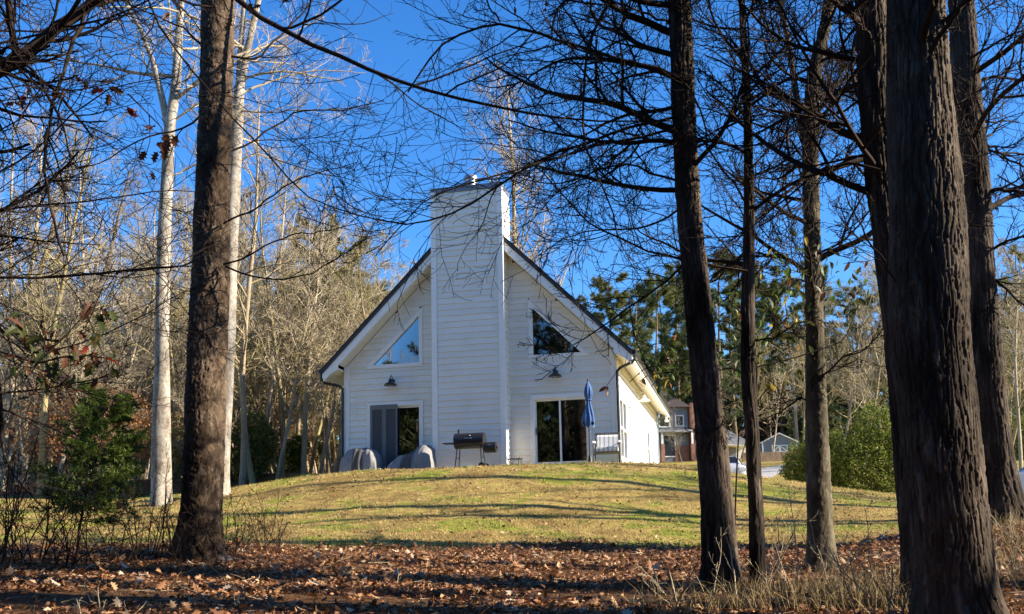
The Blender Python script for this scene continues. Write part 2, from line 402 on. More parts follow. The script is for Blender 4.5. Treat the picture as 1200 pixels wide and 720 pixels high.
# roof: two slabs, rake boards, soffits, gutters
EAVE, GAB = .5, .5
roof = MB()
for s in (0, 1):
    e = EAVE + .02; prof = [(APEX, 7.77), (e, ROOF0 - e), (e, ROOF0 - e - .16), (APEX, 7.77 - .16)]
    if s: prof = [(2 * APEX - x, z) for x, z in prof]
    roof.prism(prof, 1, -GAB - .03, 13.6)
rf = roof.build('roof', M['shingle'], house)
for s in (0, 1):
    mir = (lambda x: 2 * APEX - x) if s else (lambda x: x)
    stop = CH1 - .003
    MB().prism([(mir(x), z) for x, z in [(stop, ROOF0 - stop - .05), (EAVE, ROOF0 - EAVE - .05), (EAVE, ROOF0 - EAVE - .42), (stop, ROOF0 - stop - .42)]], 1, -GAB, -GAB + .03).build('rake_board', M['trim'], rf)
    MB().prism([(mir(x), z) for x, z in [(stop, ROOF0 - stop - .40), (.0, ROOF0 - .40), (.0, ROOF0 - .45), (stop, ROOF0 - stop - .45)]], 1, -GAB + .031, -.002).build('soffit', M['soffit'], rf)
    MB().prism([(mir(x), z) for x, z in [(EAVE - .005, 2.86), (.036, 3.10), (.036, 3.14), (EAVE - .005, 2.90)]], 1, -GAB + .031, 13.4).build('soffit', M['soffit'], rf)
    MB().prism([(mir(x), z) for x, z in [(EAVE, 2.84), (EAVE + .03, 2.84), (EAVE + .03, 3.12), (EAVE, 3.12)]], 1, -GAB + .001, 13.45).build('fascia', M['trim'], rf)
    MB().prism([(mir(x), z) for x, z in [(EAVE - .01, 2.84), (EAVE - .01, 3.13), (.03, 3.32), (.03, 3.1)]], 1, -GAB + .004, -GAB + .028).build('eave_return', M['trim'], rf)
    gt = MB(); gx = [(EAVE + .032, 3.12), (EAVE + .15, 3.12), (EAVE + .15, 3.05), (EAVE + .11, 2.99), (EAVE + .032, 2.99)]
    gt.prism([(mir(x), z) for x, z in gx], 1, -GAB - .03, 13.5); gt.build('gutter', M['black'], rf)
    MB().prism([(mir(x), z) for x, z in [(CH1, ROOF0 - CH1 + .012), (EAVE + .06, ROOF0 - EAVE - .045), (EAVE + .06, ROOF0 - EAVE - .09), (CH1, ROOF0 - CH1 - .035)]], 1, -GAB - .05, -GAB - .031).build('drip_edge', M['black'], rf)
# downspouts at both front corners
def spout(path, name='downspout'):
    MB().tube(path, .042, 8).build(name, M['black'], house, smooth=True)
spout([(.6, -.42, 3.0), (.6, -.42, 2.88), (.52, -.36, 2.80), (.16, -.1, 2.72), (.06, -.085, 2.62), (.055, -.085, 2.3), (.055, -.085, -.05)])
spout([(WALL_L - .6, -.42, 3.0), (WALL_L - .6, -.42, 2.84), (WALL_L - .52, -.36, 2.74), (WALL_L - .16, -.1, 2.66), (WALL_L - .06, -.085, 2.56), (WALL_L - .055, -.085, 2.3), (WALL_L - .055, -.085, -.05)])
MB().tube([(.06, 13.18, 2.9), (.06, 13.18, 0)], .04, 8).build('downspout', M['galv'], house)

# chimney
ch = MB().box(CH0, -CH_OUT, -.2, CH1, .3, CH_TOP - .12).build('chimney', M['siding'], house)
nrow = int((CH_TOP - .1) / ROW)
for i in range(nrow):
    z0 = i * ROW; z1 = z0 + ROW; j = rngb.uniform(0, .0025)
    if z1 > CH_TOP - .12: break
    for face in range(3):
        if face == 0: c = lambda x, d: (x, -CH_OUT - d); lo, hi = CH0 + .135, CH1 - .135
        elif face == 1: c = lambda x, d: (CH1 + d, x); lo, hi = -CH_OUT + .13, .29
        else:
            c = lambda x, d: (CH0 - d, x); lo, hi = -CH_OUT + .13, .29
        b = MB(); b.poly([(*c(lo, .028 + j), z0), (*c(hi, .028 + j), z0), (*c(hi, .003 + j), z1), (*c(lo, .003 + j), z1), (*c(lo, .0005), z0), (*c(hi, .0005), z0), (*c(hi, .0005), z1), (*c(lo, .0005), z1)],
                         [(0, 1, 2, 3), (5, 4, 7, 6), (0, 4, 5, 1), (3, 2, 6, 7), (0, 3, 7, 4), (1, 5, 6, 2)])
        b.build('siding_board', M['siding'], ch)
for x0, x1 in ((CH0 - .03, CH0 + .13), (CH1 - .13, CH1 + .03)):
    MB().box(x0, -.042 - CH_OUT, -.2, x1, -CH_OUT - .001, CH_TOP - .125).build('corner_board', M['trim'], ch)
    xa, xb = (CH0 - .031, CH0 - .001) if x0 < -5 else (CH1 + .001, CH1 + .031)
    MB().box(xa, -CH_OUT + .0, -.2, xb, -CH_OUT + .12, CH_TOP - .126).build('corner_board', M['trim'], ch)
    MB().box(xa, .2, -.2, xb, .3, CH_TOP - .127).build('corner_board', M['trim'], ch)
MB().box(CH0 - .036, -CH_OUT - .038, CH_TOP - .16, CH1 + .036, .34, CH_TOP).build('cap', plain('cap_metal', (.2, .22, .25), .4, (.16, .175, .2), 3, metal=.4), ch)
fl = MB().lathe([(.17, 0), (.17, .16), (.2, .17), (.2, .22), (.17, .23), (.17, .3), (.215, .31), (.215, .40), (.19, .43), (.05, .46)], (-4.12, -.2, CH_TOP), 20).build('flue', M['galv'], ch, smooth=True)

# windows and sliding doors
def frame_poly(mb, outer, inner, y0, y1):
    n = len(outer); pts = [(x, y0, z) for x, z in outer] + [(x, y0, z) for x, z in inner] + [(x, y1, z) for x, z in outer] + [(x, y1, z) for x, z in inner]
    f = []
    for i in range(n):
        j = (i + 1) % n
        f += [(i, j, n + j, n + i), (2 * n + j, 2 * n + i, 3 * n + i, 3 * n + j), (i, 2 * n + i, 2 * n + j, j), (n + i, n + j, 3 * n + j, 3 * n + i)]
    mb.poly(pts, f); return mb
def inset_tri(t, d):
    P = [np.array(p) for p in t]; out = []
    for i in range(3):
        a, b, c = P[i - 1], P[i], P[(i + 1) % 3]; u = (a - b) / np.linalg.norm(a - b); v = (c - b) / np.linalg.norm(c - b)
        s = math.sin(math.acos(np.clip(u @ v, -1, 1))); out.append(tuple(b + (u + v) * d / s))
    return out
for tri in (TRI_L, TRI_R):
    gw = frame_poly(MB(), inset_tri(tri, -.068), inset_tri(tri, .045), -.04, .06).build('gable_window', M['trim'], house)
    MB().prism(inset_tri(tri, .02), 1, .035, .045).build('pane', M['glass'], gw)
def rect(a, b, z0, z1): return [(a, z0), (b, z0), (b, z1), (a, z1)]
dr = frame_poly(MB(), rect(-2.49, -.73, -.06, 2.068), rect(-2.37, -.85, .06, 1.94), -.042, .08).build('sliding_door', M['trim'], house)
for a, b, y in ((-2.38, -1.57, .045), (-1.66, -.84, .012)):
    p = frame_poly(MB(), rect(a, b, .05, 1.95), rect(a + .055, b - .055, .13, 1.885), y, y + .03).build('door_leaf', M['trim'], dr)
    MB().prism(rect(a + .04, b - .04, .11, 1.9), 1, y + .01, y + .018).build('pane', M['glass'], dr)
MB().box(-2.345, -.0, .92, -2.33, .044, 1.12).build('handle', M['black'], dr)
dl = frame_poly(MB(), rect(-7.49, -5.73, -.06, 2.088), rect(-7.38, -5.84, .06, 1.97), -.042, .08).build('sliding_door', M['trim'], house)
M['greyframe'] = plain('grey_screen_frame', (.16, .155, .15), .5)
dl['label'] = 'sliding door with bronze-framed screen leaf'
p = frame_poly(MB(), rect(-6.63, -5.83, .05, 1.97), rect(-6.575, -5.885, .13, 1.91), .05, .075).build('door_leaf', M['trim'], dl)
MB().prism(rect(-6.6, -5.86, .11, 1.93), 1, .058, .066).build('pane', M['glass'], dl)
for a, b in ((-7.385, -6.96), (-6.955, -6.53)):
    frame_poly(MB(), rect(a, b, .03, 2.02), rect(a + .075, b - .05, .12, 1.88), -.06, -.03).build('screen_frame', M['greyframe'], dl)
    MB().prism(rect(a + .06, b - .04, .1, 1.9), 1, -.048, -.044).build('screen', M['screen'], dl)
for s0, s1, z0, z1 in (SIDE_H[0], SIDE_H[2]):
    wn = MB()
    for (a, b, c, d) in ((s0 - .07, s0 + .05, z0 - .07, z1 + .07), (s1 - .05, s1 + .07, z0 - .07, z1 + .07)): wn.box(-.08, a, c, .042, b, d)
    for (c, d) in ((z0 - .07, z0 + .05), (z1 - .05, z1 + .07), ((z0 + z1) / 2 - .03, (z0 + z1) / 2 + .03)): wn.box(-.078, s0 + .05, c, .038, s1 - .05, d)
    if s1 - s0 > 1: wn.box(-.079, (s0 + s1) / 2 - .05, z0 + .05, .036, (s0 + s1) / 2 + .05, z1 - .05)
    wn = wn.build('window', M['trim'], house)
    k = 2 if s1 - s0 > 1 else 1
    for i in range(k):
        for zz0, zz1 in ((z0 + .04, (z0 + z1) / 2 - .02), ((z0 + z1) / 2 + .02, z1 - .04)):
            MB().box(-.03, s0 + .04 + (s1 - s0) / k * i, zz0, -.02, s0 + (s1 - s0) / k * (i + 1) - .04, zz1).build('pane', M['glass'], wn)
sdoor = MB().box(-.06, 2.55, 0, -.02, 3.45, 2.03).build('side_door', M['soffit'], house)
for a, b, c, d in ((2.48, 2.56, 0, 2.1), (3.44, 3.52, 0, 2.1), (2.56, 3.44, 2.02, 2.1)): MB().box(-.08, a, c, .04, b, d).build('casing', M['trim'], sdoor)
MB().box(-.02, 2.75, 1.1, -.012, 3.25, 1.85).build('pane', M['glass'], sdoor)
for dz in (0,):  # floodlight at the far eave
    fl2 = MB().box(.42, 12.9, 2.72, .5, 13.1, 2.84).build('flood_light', M['trim'], house)
    for dy in (-.12, .12): MB().lathe([(.03, 0), (.07, -.1), (.075, -.14), (.02, -.15)], (.46, 13.0 + dy, 2.76), 12).build('lamp_head', M['trim'], fl2)

def house_at(u, v, z): return tuple(hw(u, v, z))
def barn_lamp(u, v, z, rz, label, mat, s=1.0):
    L = empty('wall_lamp', house_at(u, v, z), -H_TH + rz); tag(L, label, 'lamp', 'gooseneck lamps on the house walls')
    MB().lathe([(.19, 0), (.2, .012), (.17, .05), (.12, .085), (.075, .105), (.055, .17), (.05, .2), (.02, .22)], (0, -.24, -.12), 24).build('lamp_shade', mat, L, smooth=True)
    MB().tube([(0, -.004, .06), (0, -.1, .17), (0, -.18, .2), (0, -.235, .17), (0, -.24, .09)], .013, 8).build('arm', mat, L, smooth=True)
    MB().tube([(0, -.001, .06), (0, -.025, .06)], .055, 16).build('wall_plate', mat, L)
    MB().lathe([(.02, -.01), (.035, -.05), (.03, -.085), (.01, -.1)], (0, -.24, -.03), 12).build('bulb', M['trim'], L, smooth=True)
    return L
barn_lamp(-6.66, -.026, 2.67, 0, 'black gooseneck lamp above the sliding door with screen', M['black'])
barn_lamp(-1.7, -.026, 2.65, 0, 'black gooseneck lamp above the sliding door beside the blue umbrella', M['black'])
barn_lamp(.026, 5.6, 2.62, math.pi / 2, 'pale gooseneck lamp on the sunlit side wall under the eave', M['trim'])

patio = MB().box(-8.0, -1.75, -.4, .6, -.62, -.1).build('patio', M['concrete'], None, H_O, (0, 0, -H_TH)); tag(patio, 'concrete patio strip along the house front', 'patio', kind='structure')
GP = -.1
# ---- smoker grill
gr = empty('smoker_grill', house_at(-3.98, -1.2, GP), -H_TH); tag(gr, 'black barrel smoker grill with offset firebox against the chimney', 'grill')
blk = plain('grill_enamel', (.012, .012, .014), .38, (.022, .02, .02), 20, bump=.05)
def hbarrel(x0, x1, zc, r, a0=0.0, a1=360.0, k=28):
    b = MB(); angs = [math.radians(a0 + (a1 - a0) * i / k) for i in range(k + 1)]
    b.prism([(r * math.cos(a), zc + r * math.sin(a)) for a in (angs if a1 - a0 < 359 else angs[:-1])], 0, x0, x1); return b
hbarrel(-.42, .42, .80, .215, 180, 360).build('barrel', blk, gr, smooth=True)
lid = hbarrel(-.425, .425, .805, .221, 0, 180).build('lid', blk, gr, smooth=True)
MB().tube([(-.1, -.215, .86), (-.1, -.25, .86), (.1, -.25, .86), (.1, -.215, .86)], .009, 6).build('handle', M['galv'], lid)
MB().lathe([(.03, 0), (.032, .004), (.03, .01)], (.04, -.21, .93), 12).build('thermometer', M['galv'], lid)
hbarrel(.43, .76, .60, .15).build('firebox', blk, gr, smooth=True)
MB().tube([(.76, 0, .6), (.79, 0, .6)], .035, 10).build('damper', M['black'], gr)
MB().tube([(.55, -.15, .66), (.55, -.18, .66), (.63, -.18, .66), (.63, -.15, .66)], .007, 6).build('handle', M['galv'], gr)
MB().tube([(-.33, .05, .99), (-.33, .05, 1.12)], .035, 12).tube([(-.33, .05, 1.12), (-.33, .05, 1.135)], .045, 12).build('smokestack', blk, gr)
sh = MB().box(-.74, -.18, .735, -.43, .18, .76); sh.build('shelf', blk, gr)
MB().box(-.4, -.38, .70, .4, -.23, .715).build('shelf', blk, gr)
for sx in (-1, 1):
    for sy in (-1, 1): MB().tube([(sx * .33, sy * .13, .66), (sx * .39, sy * .2, 0 if sx < 0 or sy < 0 else .08)], .016, 8).build('leg', blk, gr)
    MB().tube([(sx * .36, -.165, .33), (sx * .36, .165, .33)], .012, 6).build('brace', blk, gr)
    MB().tube([(.39, sx * .24, .09), (.39, sx * .27, .09)], .09, 16).build('wheel', M['black'], gr)

# ---- covered furniture
grey = plain('grey_cover_cloth', (.17, .165, .16), .75, (.22, .215, .21), 9, bump=.25, bd=.03)
darkc = plain('dark_cover_stripe', (.055, .05, .048), .8, (.075, .07, .066), 12, bump=.2)
def cover(name, prof_top, w, dpt, label, u, v, rz, stripe):
    """a draped cover: grid over (s across, t round front-top-back); prof_top(s, t) gives height"""
    root = empty(name, house_at(u, v, GP), -H_TH + rz); tag(root, label, 'furniture cover', 'covered patio furniture')
    def surf(s0, s1, off):
        ns, nt_ = 64, 40; V = []
        for i in range(ns + 1):
            s = s0 + (s1 - s0) * i / ns
            for j in range(nt_ + 1):
                t_ = j / nt_; a = t_ * math.pi
                ey = -math.cos(a); ez = math.sin(a); p = 4.0
                k = (abs(ey) ** p + abs(ez) ** p) ** (-1 / p); ey *= k; ez *= k
                edge = 1 - .22 * max(0, abs(s) - .72) / .28 * 1.0
                sx = s * (1 - .10 * ez)
                wr = .012 * math.sin(7 * s + 11 * t_) + .007 * math.sin(19 * s - 9 * t_ + 1) + .008 * math.sin(27 * t_ + 4 * s)
                x = sx * w / 2; y = ey * dpt / 2 * (1 - .12 * ez) * (edge * .3 + .7); z = ez * prof_top(s, ey) * edge
                pl = .022 * (1 - ez) * math.sin(12 * s + 1.5 * math.sin(5 * s)) * (1 if abs(ey) > .5 else 0); y += pl * (1 if ey > 0 else -1)
                V.append((x + wr * .6, y - (off + wr) * (1 if ey < .2 else -1), max(.012, z + off + wr)))
        idx = np.arange((ns + 1) * (nt_ + 1)).reshape(ns + 1, nt_ + 1)
        q = np.stack([idx[:-1, :-1], idx[1:, :-1], idx[1:, 1:], idx[:-1, 1:]], -1).reshape(-1, 4)
        f = [q]
        e0 = np.array([list(idx[0])]); e1 = np.array([list(idx[-1])[::-1]])
        return np.array(V), f + [e0, e1]
    V, f = surf(-1, 1, 0); link('cloth', np_mesh('cloth', V, f, grey, True), root)
    V, f = surf(stripe[0], stripe[1], .014); link('stripe', np_mesh('stripe', V, f[:1], darkc, True), root)
    V2 = V * np.array([1, 1, 1])
    return root
cover('furniture_cover', lambda s, y: .76 - .05 * s * s, 1.12, .8, 'squat grey furniture cover with one dark stripe by the downspout', -7.40, -.68, 0, (-.28, .3))
cover('furniture_cover', lambda s, y: .52 + .3 / (1 + math.exp(-5 * (s - .12))) - .18 * max(0, -y), 1.34, .95, 'slumped grey furniture cover with dark stripe, rising to one side, by the chimney', -5.80, -.74, -.1, (-.35, .2))

# ---- closed blue umbrella
um = empty('patio_umbrella', house_at(-.585, -1.45, GP), -H_TH); tag(um, 'closed blue patio umbrella on a dark pole beside the sliding door', 'umbrella')
MB().tube([(0, 0, .05), (0, 0, 2.26)], .02, 10).build('pole', M['bronze'], um)
MB().lathe([(.24, 0), (.24, .04), (.06, .07), (.035, .25), (.02, .26)], (0, 0, 0), 20).build('base', M['black'], um, smooth=True)
V = []; nz_, na = 40, 48
for i in range(nz_ + 1):
    t_ = i / nz_; z = 2.27 - 1.2 * t_
    r = .012 + .085 * min(1, t_ * 3.2) ** .8 + .02 * math.sin(t_ * 9) - .025 * math.exp(-((t_ - .45) / .1) ** 2) + .11 * max(0, t_ - .6)
    for j in range(na):
        a = 2 * math.pi * j / na; fold = 1 + .22 * math.sin(8 * a + 2.2 * math.sin(t_ * 5)) * min(1, t_ * 4)
        zz = z - (.05 * math.sin(4 * a + 1) + .04 * math.sin(3 * a)) * t_ ** 3
        V.append((r * fold * math.cos(a) + .02 * t_ * math.sin(5 * t_), r * fold * math.sin(a), zz))
idx = np.arange((nz_ + 1) * na).reshape(nz_ + 1, na)
q = np.stack([idx[:-1], np.roll(idx, -1, 1)[:-1], np.roll(idx, -1, 1)[1:], idx[1:]], -1).reshape(-1, 4)
M['blue'] = plain('blue_canvas', (.03, .08, .21), .8, (.065, .15, .33), 5, (1, 1, .3), .2)
link('canopy', np_mesh('canopy', np.array(V), [q], M['blue'], True), um)
MB().lathe([(.02, 0), (.03, .02), (.018, .05), (.004, .07)], (0, 0, 2.26), 10).build('finial', M['bronze'], um)
MB().tube([(.095 * math.cos(a), .095 * math.sin(a), 1.74) for a in np.linspace(0, 2 * math.pi, 17)], .012, 6).build('tie', M['blue'], um)
MB().tube([(0, -.02, .95), (.0, -.08, .95), (.03, -.1, .92)], .012, 6).build('crank', M['black'], um)

# ---- striped armchair
st = NT('striped_cushion'); tc = st.n('ShaderNodeTexCoord'); sp = st.n('ShaderNodeSeparateXYZ'); st.l(tc.outputs['Object'], sp.inputs[0])
mm = st.n('ShaderNodeMath', operation='MULTIPLY'); mm.inputs[1].default_value = 52; st.l(sp.outputs[0], mm.inputs[0]); sn = st.n('ShaderNodeMath', operation='SINE'); st.l(mm.outputs[0], sn.inputs[0])
st.base(st.ramp(sn.outputs[0], [(.45, (.8, .78, .72)), (.55, (.42, .41, .38))])); st.b.inputs['Roughness'].default_value = .85
ac = empty('patio_armchair', house_at(-.17, -1.0, GP), -H_TH + .08); tag(ac, 'metal patio armchair with striped cushions under the downspout', 'chair')
MB().prism([(-.28, .36), (.26, .36), (.27, .40), (.26, .48), (-.28, .48), (-.3, .42)], 0, -.29, .29).build('seat_cushion', st.m, ac, smooth=True)
MB().prism([(.16, .47), (.3, .47), (.38, .82), (.34, .86), (.24, .8)], 0, -.28, .28).build('back_cushion', st.m, ac, smooth=True)
grm = plain('grey_chair_frame', (.2, .185, .165), .45)
for s in (-1, 1):
    MB().tube([(s * .35, -.28, 0), (s * .35, -.28, .56), (s * .35, -.33, .62)], .018, 8).build('leg', grm, ac)
    MB().tube([(s * .35, .26, 0), (s * .35, .3, .5), (s * .34, .42, .92)], .018, 8).build('leg', grm, ac)
    MB().prism([(-.36, .61), (.32, .63), (.32, .655), (-.36, .64), (-.4, .58)], 0, s * .35 - .03, s * .35 + .03).build('armrest', M['trim'], ac)
MB().box(-.34, .38, .84, .34, .42, .93).build('back_rail', grm, ac)
MB().box(-.34, -.28, .32, .34, .3, .355).build('seat_frame', grm, ac)
# ---- low wire plant stand
ws = empty('wire_stand', house_at(-2.78, -.9, GP), -H_TH); tag(ws, 'low black wire plant stand beside the chimney foot', 'plant stand')
def ring(r, z, n=25): return [(r * math.cos(a), r * math.sin(a), z) for a in np.linspace(0, 2 * math.pi, n)]
MB().tube(ring(.21, .27), .012, 6).build('top_ring', M['black'], ws); MB().tube(ring(.16, .1), .01, 6).build('lower_ring', M['black'], ws)
for i in range(4):
    a = math.pi / 4 + i * math.pi / 2; c, s = math.cos(a), math.sin(a)
    MB().tube([(.24 * c, .24 * s, 0), (.2 * c, .2 * s, .1), (.21 * c, .21 * s, .27), (.26 * c, .26 * s, .31)], .012, 6).build('leg', M['black'], ws)
# ---- dining set seen dimly through the door
wood = plain('table_wood', (.2, .12, .07), .5, (.14, .08, .045), 5, (1, 6, 1))
tb = empty('dining_table', house_at(-1.9, 2.6, -.02), -H_TH); tag(tb, 'dining table indoors behind the sliding door glass', 'table')
MB().box(-.8, -.45, .7, .8, .45, .74).build('tabletop', M['trim'], tb)
for sx in (-1, 1):
    for sy in (-1, 1): MB().box(sx * .72 - .035, sy * .38 - .035, 0, sx * .72 + .035, sy * .38 + .035, .7).build('leg', wood, tb)
for i, dx in enumerate((-.42, .42)):
    c = empty('dining_chair', house_at(-1.9 + dx, 1.95, -.02), -H_TH); tag(c, 'wooden dining chair indoors at the table, ' + ('nearer the chimney' if i == 0 else 'nearer the house corner'), 'chair', 'dining chairs indoors')
    MB().box(-.2, -.2, .43, .2, .2, .46).build('seat', wood, c); MB().box(-.2, -.22, .7, .2, -.19, .92).build('backrest', wood, c)
    for sx in (-1, 1):
        MB().box(sx * .18 - .018, -.22, 0, sx * .18 + .018, -.185, .9).build('leg', wood, c); MB().box(sx * .18 - .018, .16, 0, sx * .18 + .018, .195, .43).build('leg', wood, c)

# ------------------------------------------------------------------ trees: growth helpers (all vectorised over branches)
rg = np.random.default_rng(11)
def unit(v): return v / np.maximum(np.linalg.norm(v, axis=-1, keepdims=True), 1e-9)
def resample(P, n):
    P = np.asarray(P, float); d = np.concatenate([[0], np.cumsum(np.linalg.norm(np.diff(P[:, :3], axis=0), axis=1))]); t = np.linspace(0, d[-1], n)
    return np.stack([np.interp(t, d, P[:, k]) for k in range(P.shape[1])], 1)
def smooth_line(P, n):
    Q = resample(P, n * 3)
    for _ in range(3): Q[1:-1] = .25 * Q[:-2] + .5 * Q[1:-1] + .25 * Q[2:]
    return resample(Q, n)
class Net:
    """branches as tubes gathered into one mesh"""
    def __init__(s): s.V = []; s.F = []; s.n = 0
    def add(s, P, R, k=4):
        B, n, _ = P.shape
        T = unit(np.gradient(P, axis=1)); ref = unit(rg.normal(size=(B, 1, 3)) + 1e-3)
        N = np.cross(T, ref); N = unit(N); Q = np.cross(T, N)
        a = np.arange(k) * 2 * np.pi / k
        ringv = P[:, :, None, :] + R[:, :, None, None] * (np.cos(a)[None, None, :, None] * N[:, :, None, :] + np.sin(a)[None, None, :, None] * Q[:, :, None, :])
        idx = s.n + np.arange(B * n * k).reshape(B, n, k); nx_ = np.roll(idx, -1, 2)
        s.V.append(ringv.reshape(-1, 3)); s.F.append(np.stack([idx[:, :-1], nx_[:, :-1], nx_[:, 1:], idx[:, 1:]], -1).reshape(-1, 4)); s.n += B * n * k
    def mesh(s, name, mat, smooth=True): return np_mesh(name, np.concatenate(s.V), [np.concatenate(s.F)], mat, smooth)
def sprout(P, R, k, lr, ang, npts, rr=.6, t0=.25, t1=.97, up=.0, wig=.16, tip=.35, minlen=.0, outward=None, shrink=.55):
    """k children on each branch: lr = length ratio range, ang = angle range (deg) from the parent"""
    B, n, _ = P.shape; L = np.linalg.norm(np.diff(P, axis=1), axis=2).sum(1)
    t = (np.arange(k)[None, :] + rg.uniform(0, 1, (B, k))) / k; t = t0 + (t1 - t0) * t
    x = t * (n - 1); i = np.minimum(x.astype(int), n - 2); f = (x - i)[..., None]; b = np.arange(B)[:, None]
    S = P[b, i] * (1 - f) + P[b, i + 1] * f; T = unit(P[b, i + 1] - P[b, i]); r0 = R[b, i] * (1 - f[..., 0]) + R[b, i + 1] * f[..., 0]
    w_ = rg.normal(size=(B, k, 3))
    if outward is not None: w_ = w_ + np.asarray(outward)
    perp = unit(w_ - T * (w_ * T).sum(-1, keepdims=True)); a = np.radians(rg.uniform(ang[0], ang[1], (B, k)))[..., None]
    D = unit(np.cos(a) * T + np.sin(a) * perp)
    ln = np.maximum(L[:, None] * rg.uniform(lr[0], lr[1], (B, k)) * (1 - shrink * t), minlen)
    S = S.reshape(-1, 3); D = D.reshape(-1, 3); ln = ln.ravel(); r0 = np.minimum(r0.ravel() * rr, ln * .03 + .002)
    pts = [S]; seg = (ln / (npts - 1))[:, None]; bend = rg.normal(size=D.shape) * wig * .7
    for _ in range(npts - 1):
        pts.append(pts[-1] + D * seg); D = unit(D + rg.normal(size=D.shape) * wig + bend * .5 + np.array([0, 0, up]))
    return np.stack(pts, 1), np.maximum(r0[:, None] * np.linspace(1, tip, npts)[None, :], .0009)

# ---- bark relief
def vnoise(u, v, nu, seed, M_=512):
    tb = np.random.default_rng(seed).uniform(-1, 1, (nu, M_)); iu = np.floor(u).astype(int); iv = np.floor(v).astype(int); fu = u - iu; fv = v - iv
    fu = fu * fu * (3 - 2 * fu); fv = fv * fv * (3 - 2 * fv); g_ = lambda a, b: tb[a % nu, b % M_]
    return (g_(iu, iv) * (1 - fu) + g_(iu + 1, iv) * fu) * (1 - fv) + (g_(iu, iv + 1) * (1 - fu) + g_(iu + 1, iv + 1) * fu) * fv
def worley(u, v, nu, seed, M_=512, jit=.85):
    r_ = np.random.default_rng(seed); ju = r_.uniform(-.5, .5, (nu, M_)) * jit; jv = r_.uniform(-.5, .5, (nu, M_)) * jit; jh = r_.uniform(0, 1, (nu, M_))
    iu = np.floor(u).astype(int); iv = np.floor(v).astype(int); f1 = np.full(u.shape, 9.); f2 = np.full(u.shape, 9.); hh = np.zeros(u.shape)
    for a in (-1, 0, 1):
        for b in (-1, 0, 1):
            cu, cv = (iu + a), (iv + b); d = np.hypot(cu + .5 + ju[cu % nu, cv % M_] - u, cv + .5 + jv[cu % nu, cv % M_] - v)
            near = d < f1; f2 = np.where(near, f1, np.minimum(f2, d)); hh = np.where(near, jh[cu % nu, cv % M_], hh); f1 = np.where(near, d, f1)
    return f1, f2, hh
def sstep(a, b, x): t_ = np.clip((x - a) / (b - a), 0, 1); return t_ * t_ * (3 - 2 * t_)
TONE = [None]
def bark(th, z, rmean, style, seed):
    """radial relief of the bark: plates or ridges parted by sharp cracks"""
    circ = 2 * math.pi * rmean; u0 = th / (2 * math.pi)
    if style == 'plate':
        n1 = max(6, round(circ / .06)); n2 = n1 * 2; n3 = n1 * 4
        wu = .5 * vnoise(u0 * n1, z / .11 + 9, n1, seed + 1) + .3 * vnoise(u0 * n3, z / .03, n3, seed + 4); wv = .5 * vnoise(u0 * n1, z / .08, n1, seed + 2) + .25 * vnoise(u0 * n3, z / .03, n3, seed + 9)
        f1, f2, h = worley(u0 * n1 + wu, z / .105 + 40 + wv, n1, seed, jit=1.0); e = sstep(.02, .13, f2 - f1)
        a1, a2, h2 = worley(u0 * n2 + 2 * wu, z / .045 + 7 + wv, n2, seed + 6, jit=1.0)
        TONE[0] = .25 * h2 + .75 * h
        return .019 * e * (.4 + .8 * h) + .004 * sstep(0, .12, a2 - a1) * h2 * e + .003 * vnoise(u0 * n3, z / .025, n3, seed + 3) + .008 * vnoise(u0 * 9, z / .3, 9, seed + 5)
    n1 = max(7, round(circ / .06)); n2 = max(9, round(n1 * 1.6)); n3 = n1 * 6
    line = lambda x: np.abs((x + .5) % 1.0 - .5)                       # distance to the nearest furrow
    e1 = sstep(.05, .17, line(u0 * n1 + .75 * vnoise(u0 * n1, z / .38 + 3, n1, seed + 1) + .18 * vnoise(u0 * n3, z / .07, n3, seed + 4)))
    e2 = sstep(.04, .15, line(u0 * n2 + .95 * vnoise(u0 * n2, z / .26 + 9, n2, seed + 2) + .2 * vnoise(u0 * n3, z / .05, n3, seed + 7)))
    f1, f2, h = worley(u0 * n1 + .5 * vnoise(u0 * n1, z / .1, n1, seed + 8), z / .17 + 40 + .4 * vnoise(u0 * n3, z / .06, n3, seed + 9), n1, seed, jit=1.0); e3 = sstep(.02, .09, f2 - f1)
    TONE[0] = .65 * h + .35 * (.5 + .5 * vnoise(u0 * n3, z / .15, n3, seed + 12))
    return .022 * e1 * (.45 + .55 * e2) * (.72 + .28 * e3) * (.7 + .5 * h) + .0035 * vnoise(u0 * n3, z / .14, n3, seed + 3)
def line_px(pts, d, dd=0.0):
    """photograph pixels (x, y, width) at distance d -> world points and radii"""
    n = len(pts); P = np.array([at(p[0], p[1], d + dd * i / max(1, n - 1)) for i, p in enumerate(pts)]); R = np.array([p[2] / 2 * (d + dd * i / max(1, n - 1)) / F_PX for i, p in enumerate(pts)])
    return np.concatenate([P, R[:, None]], 1)
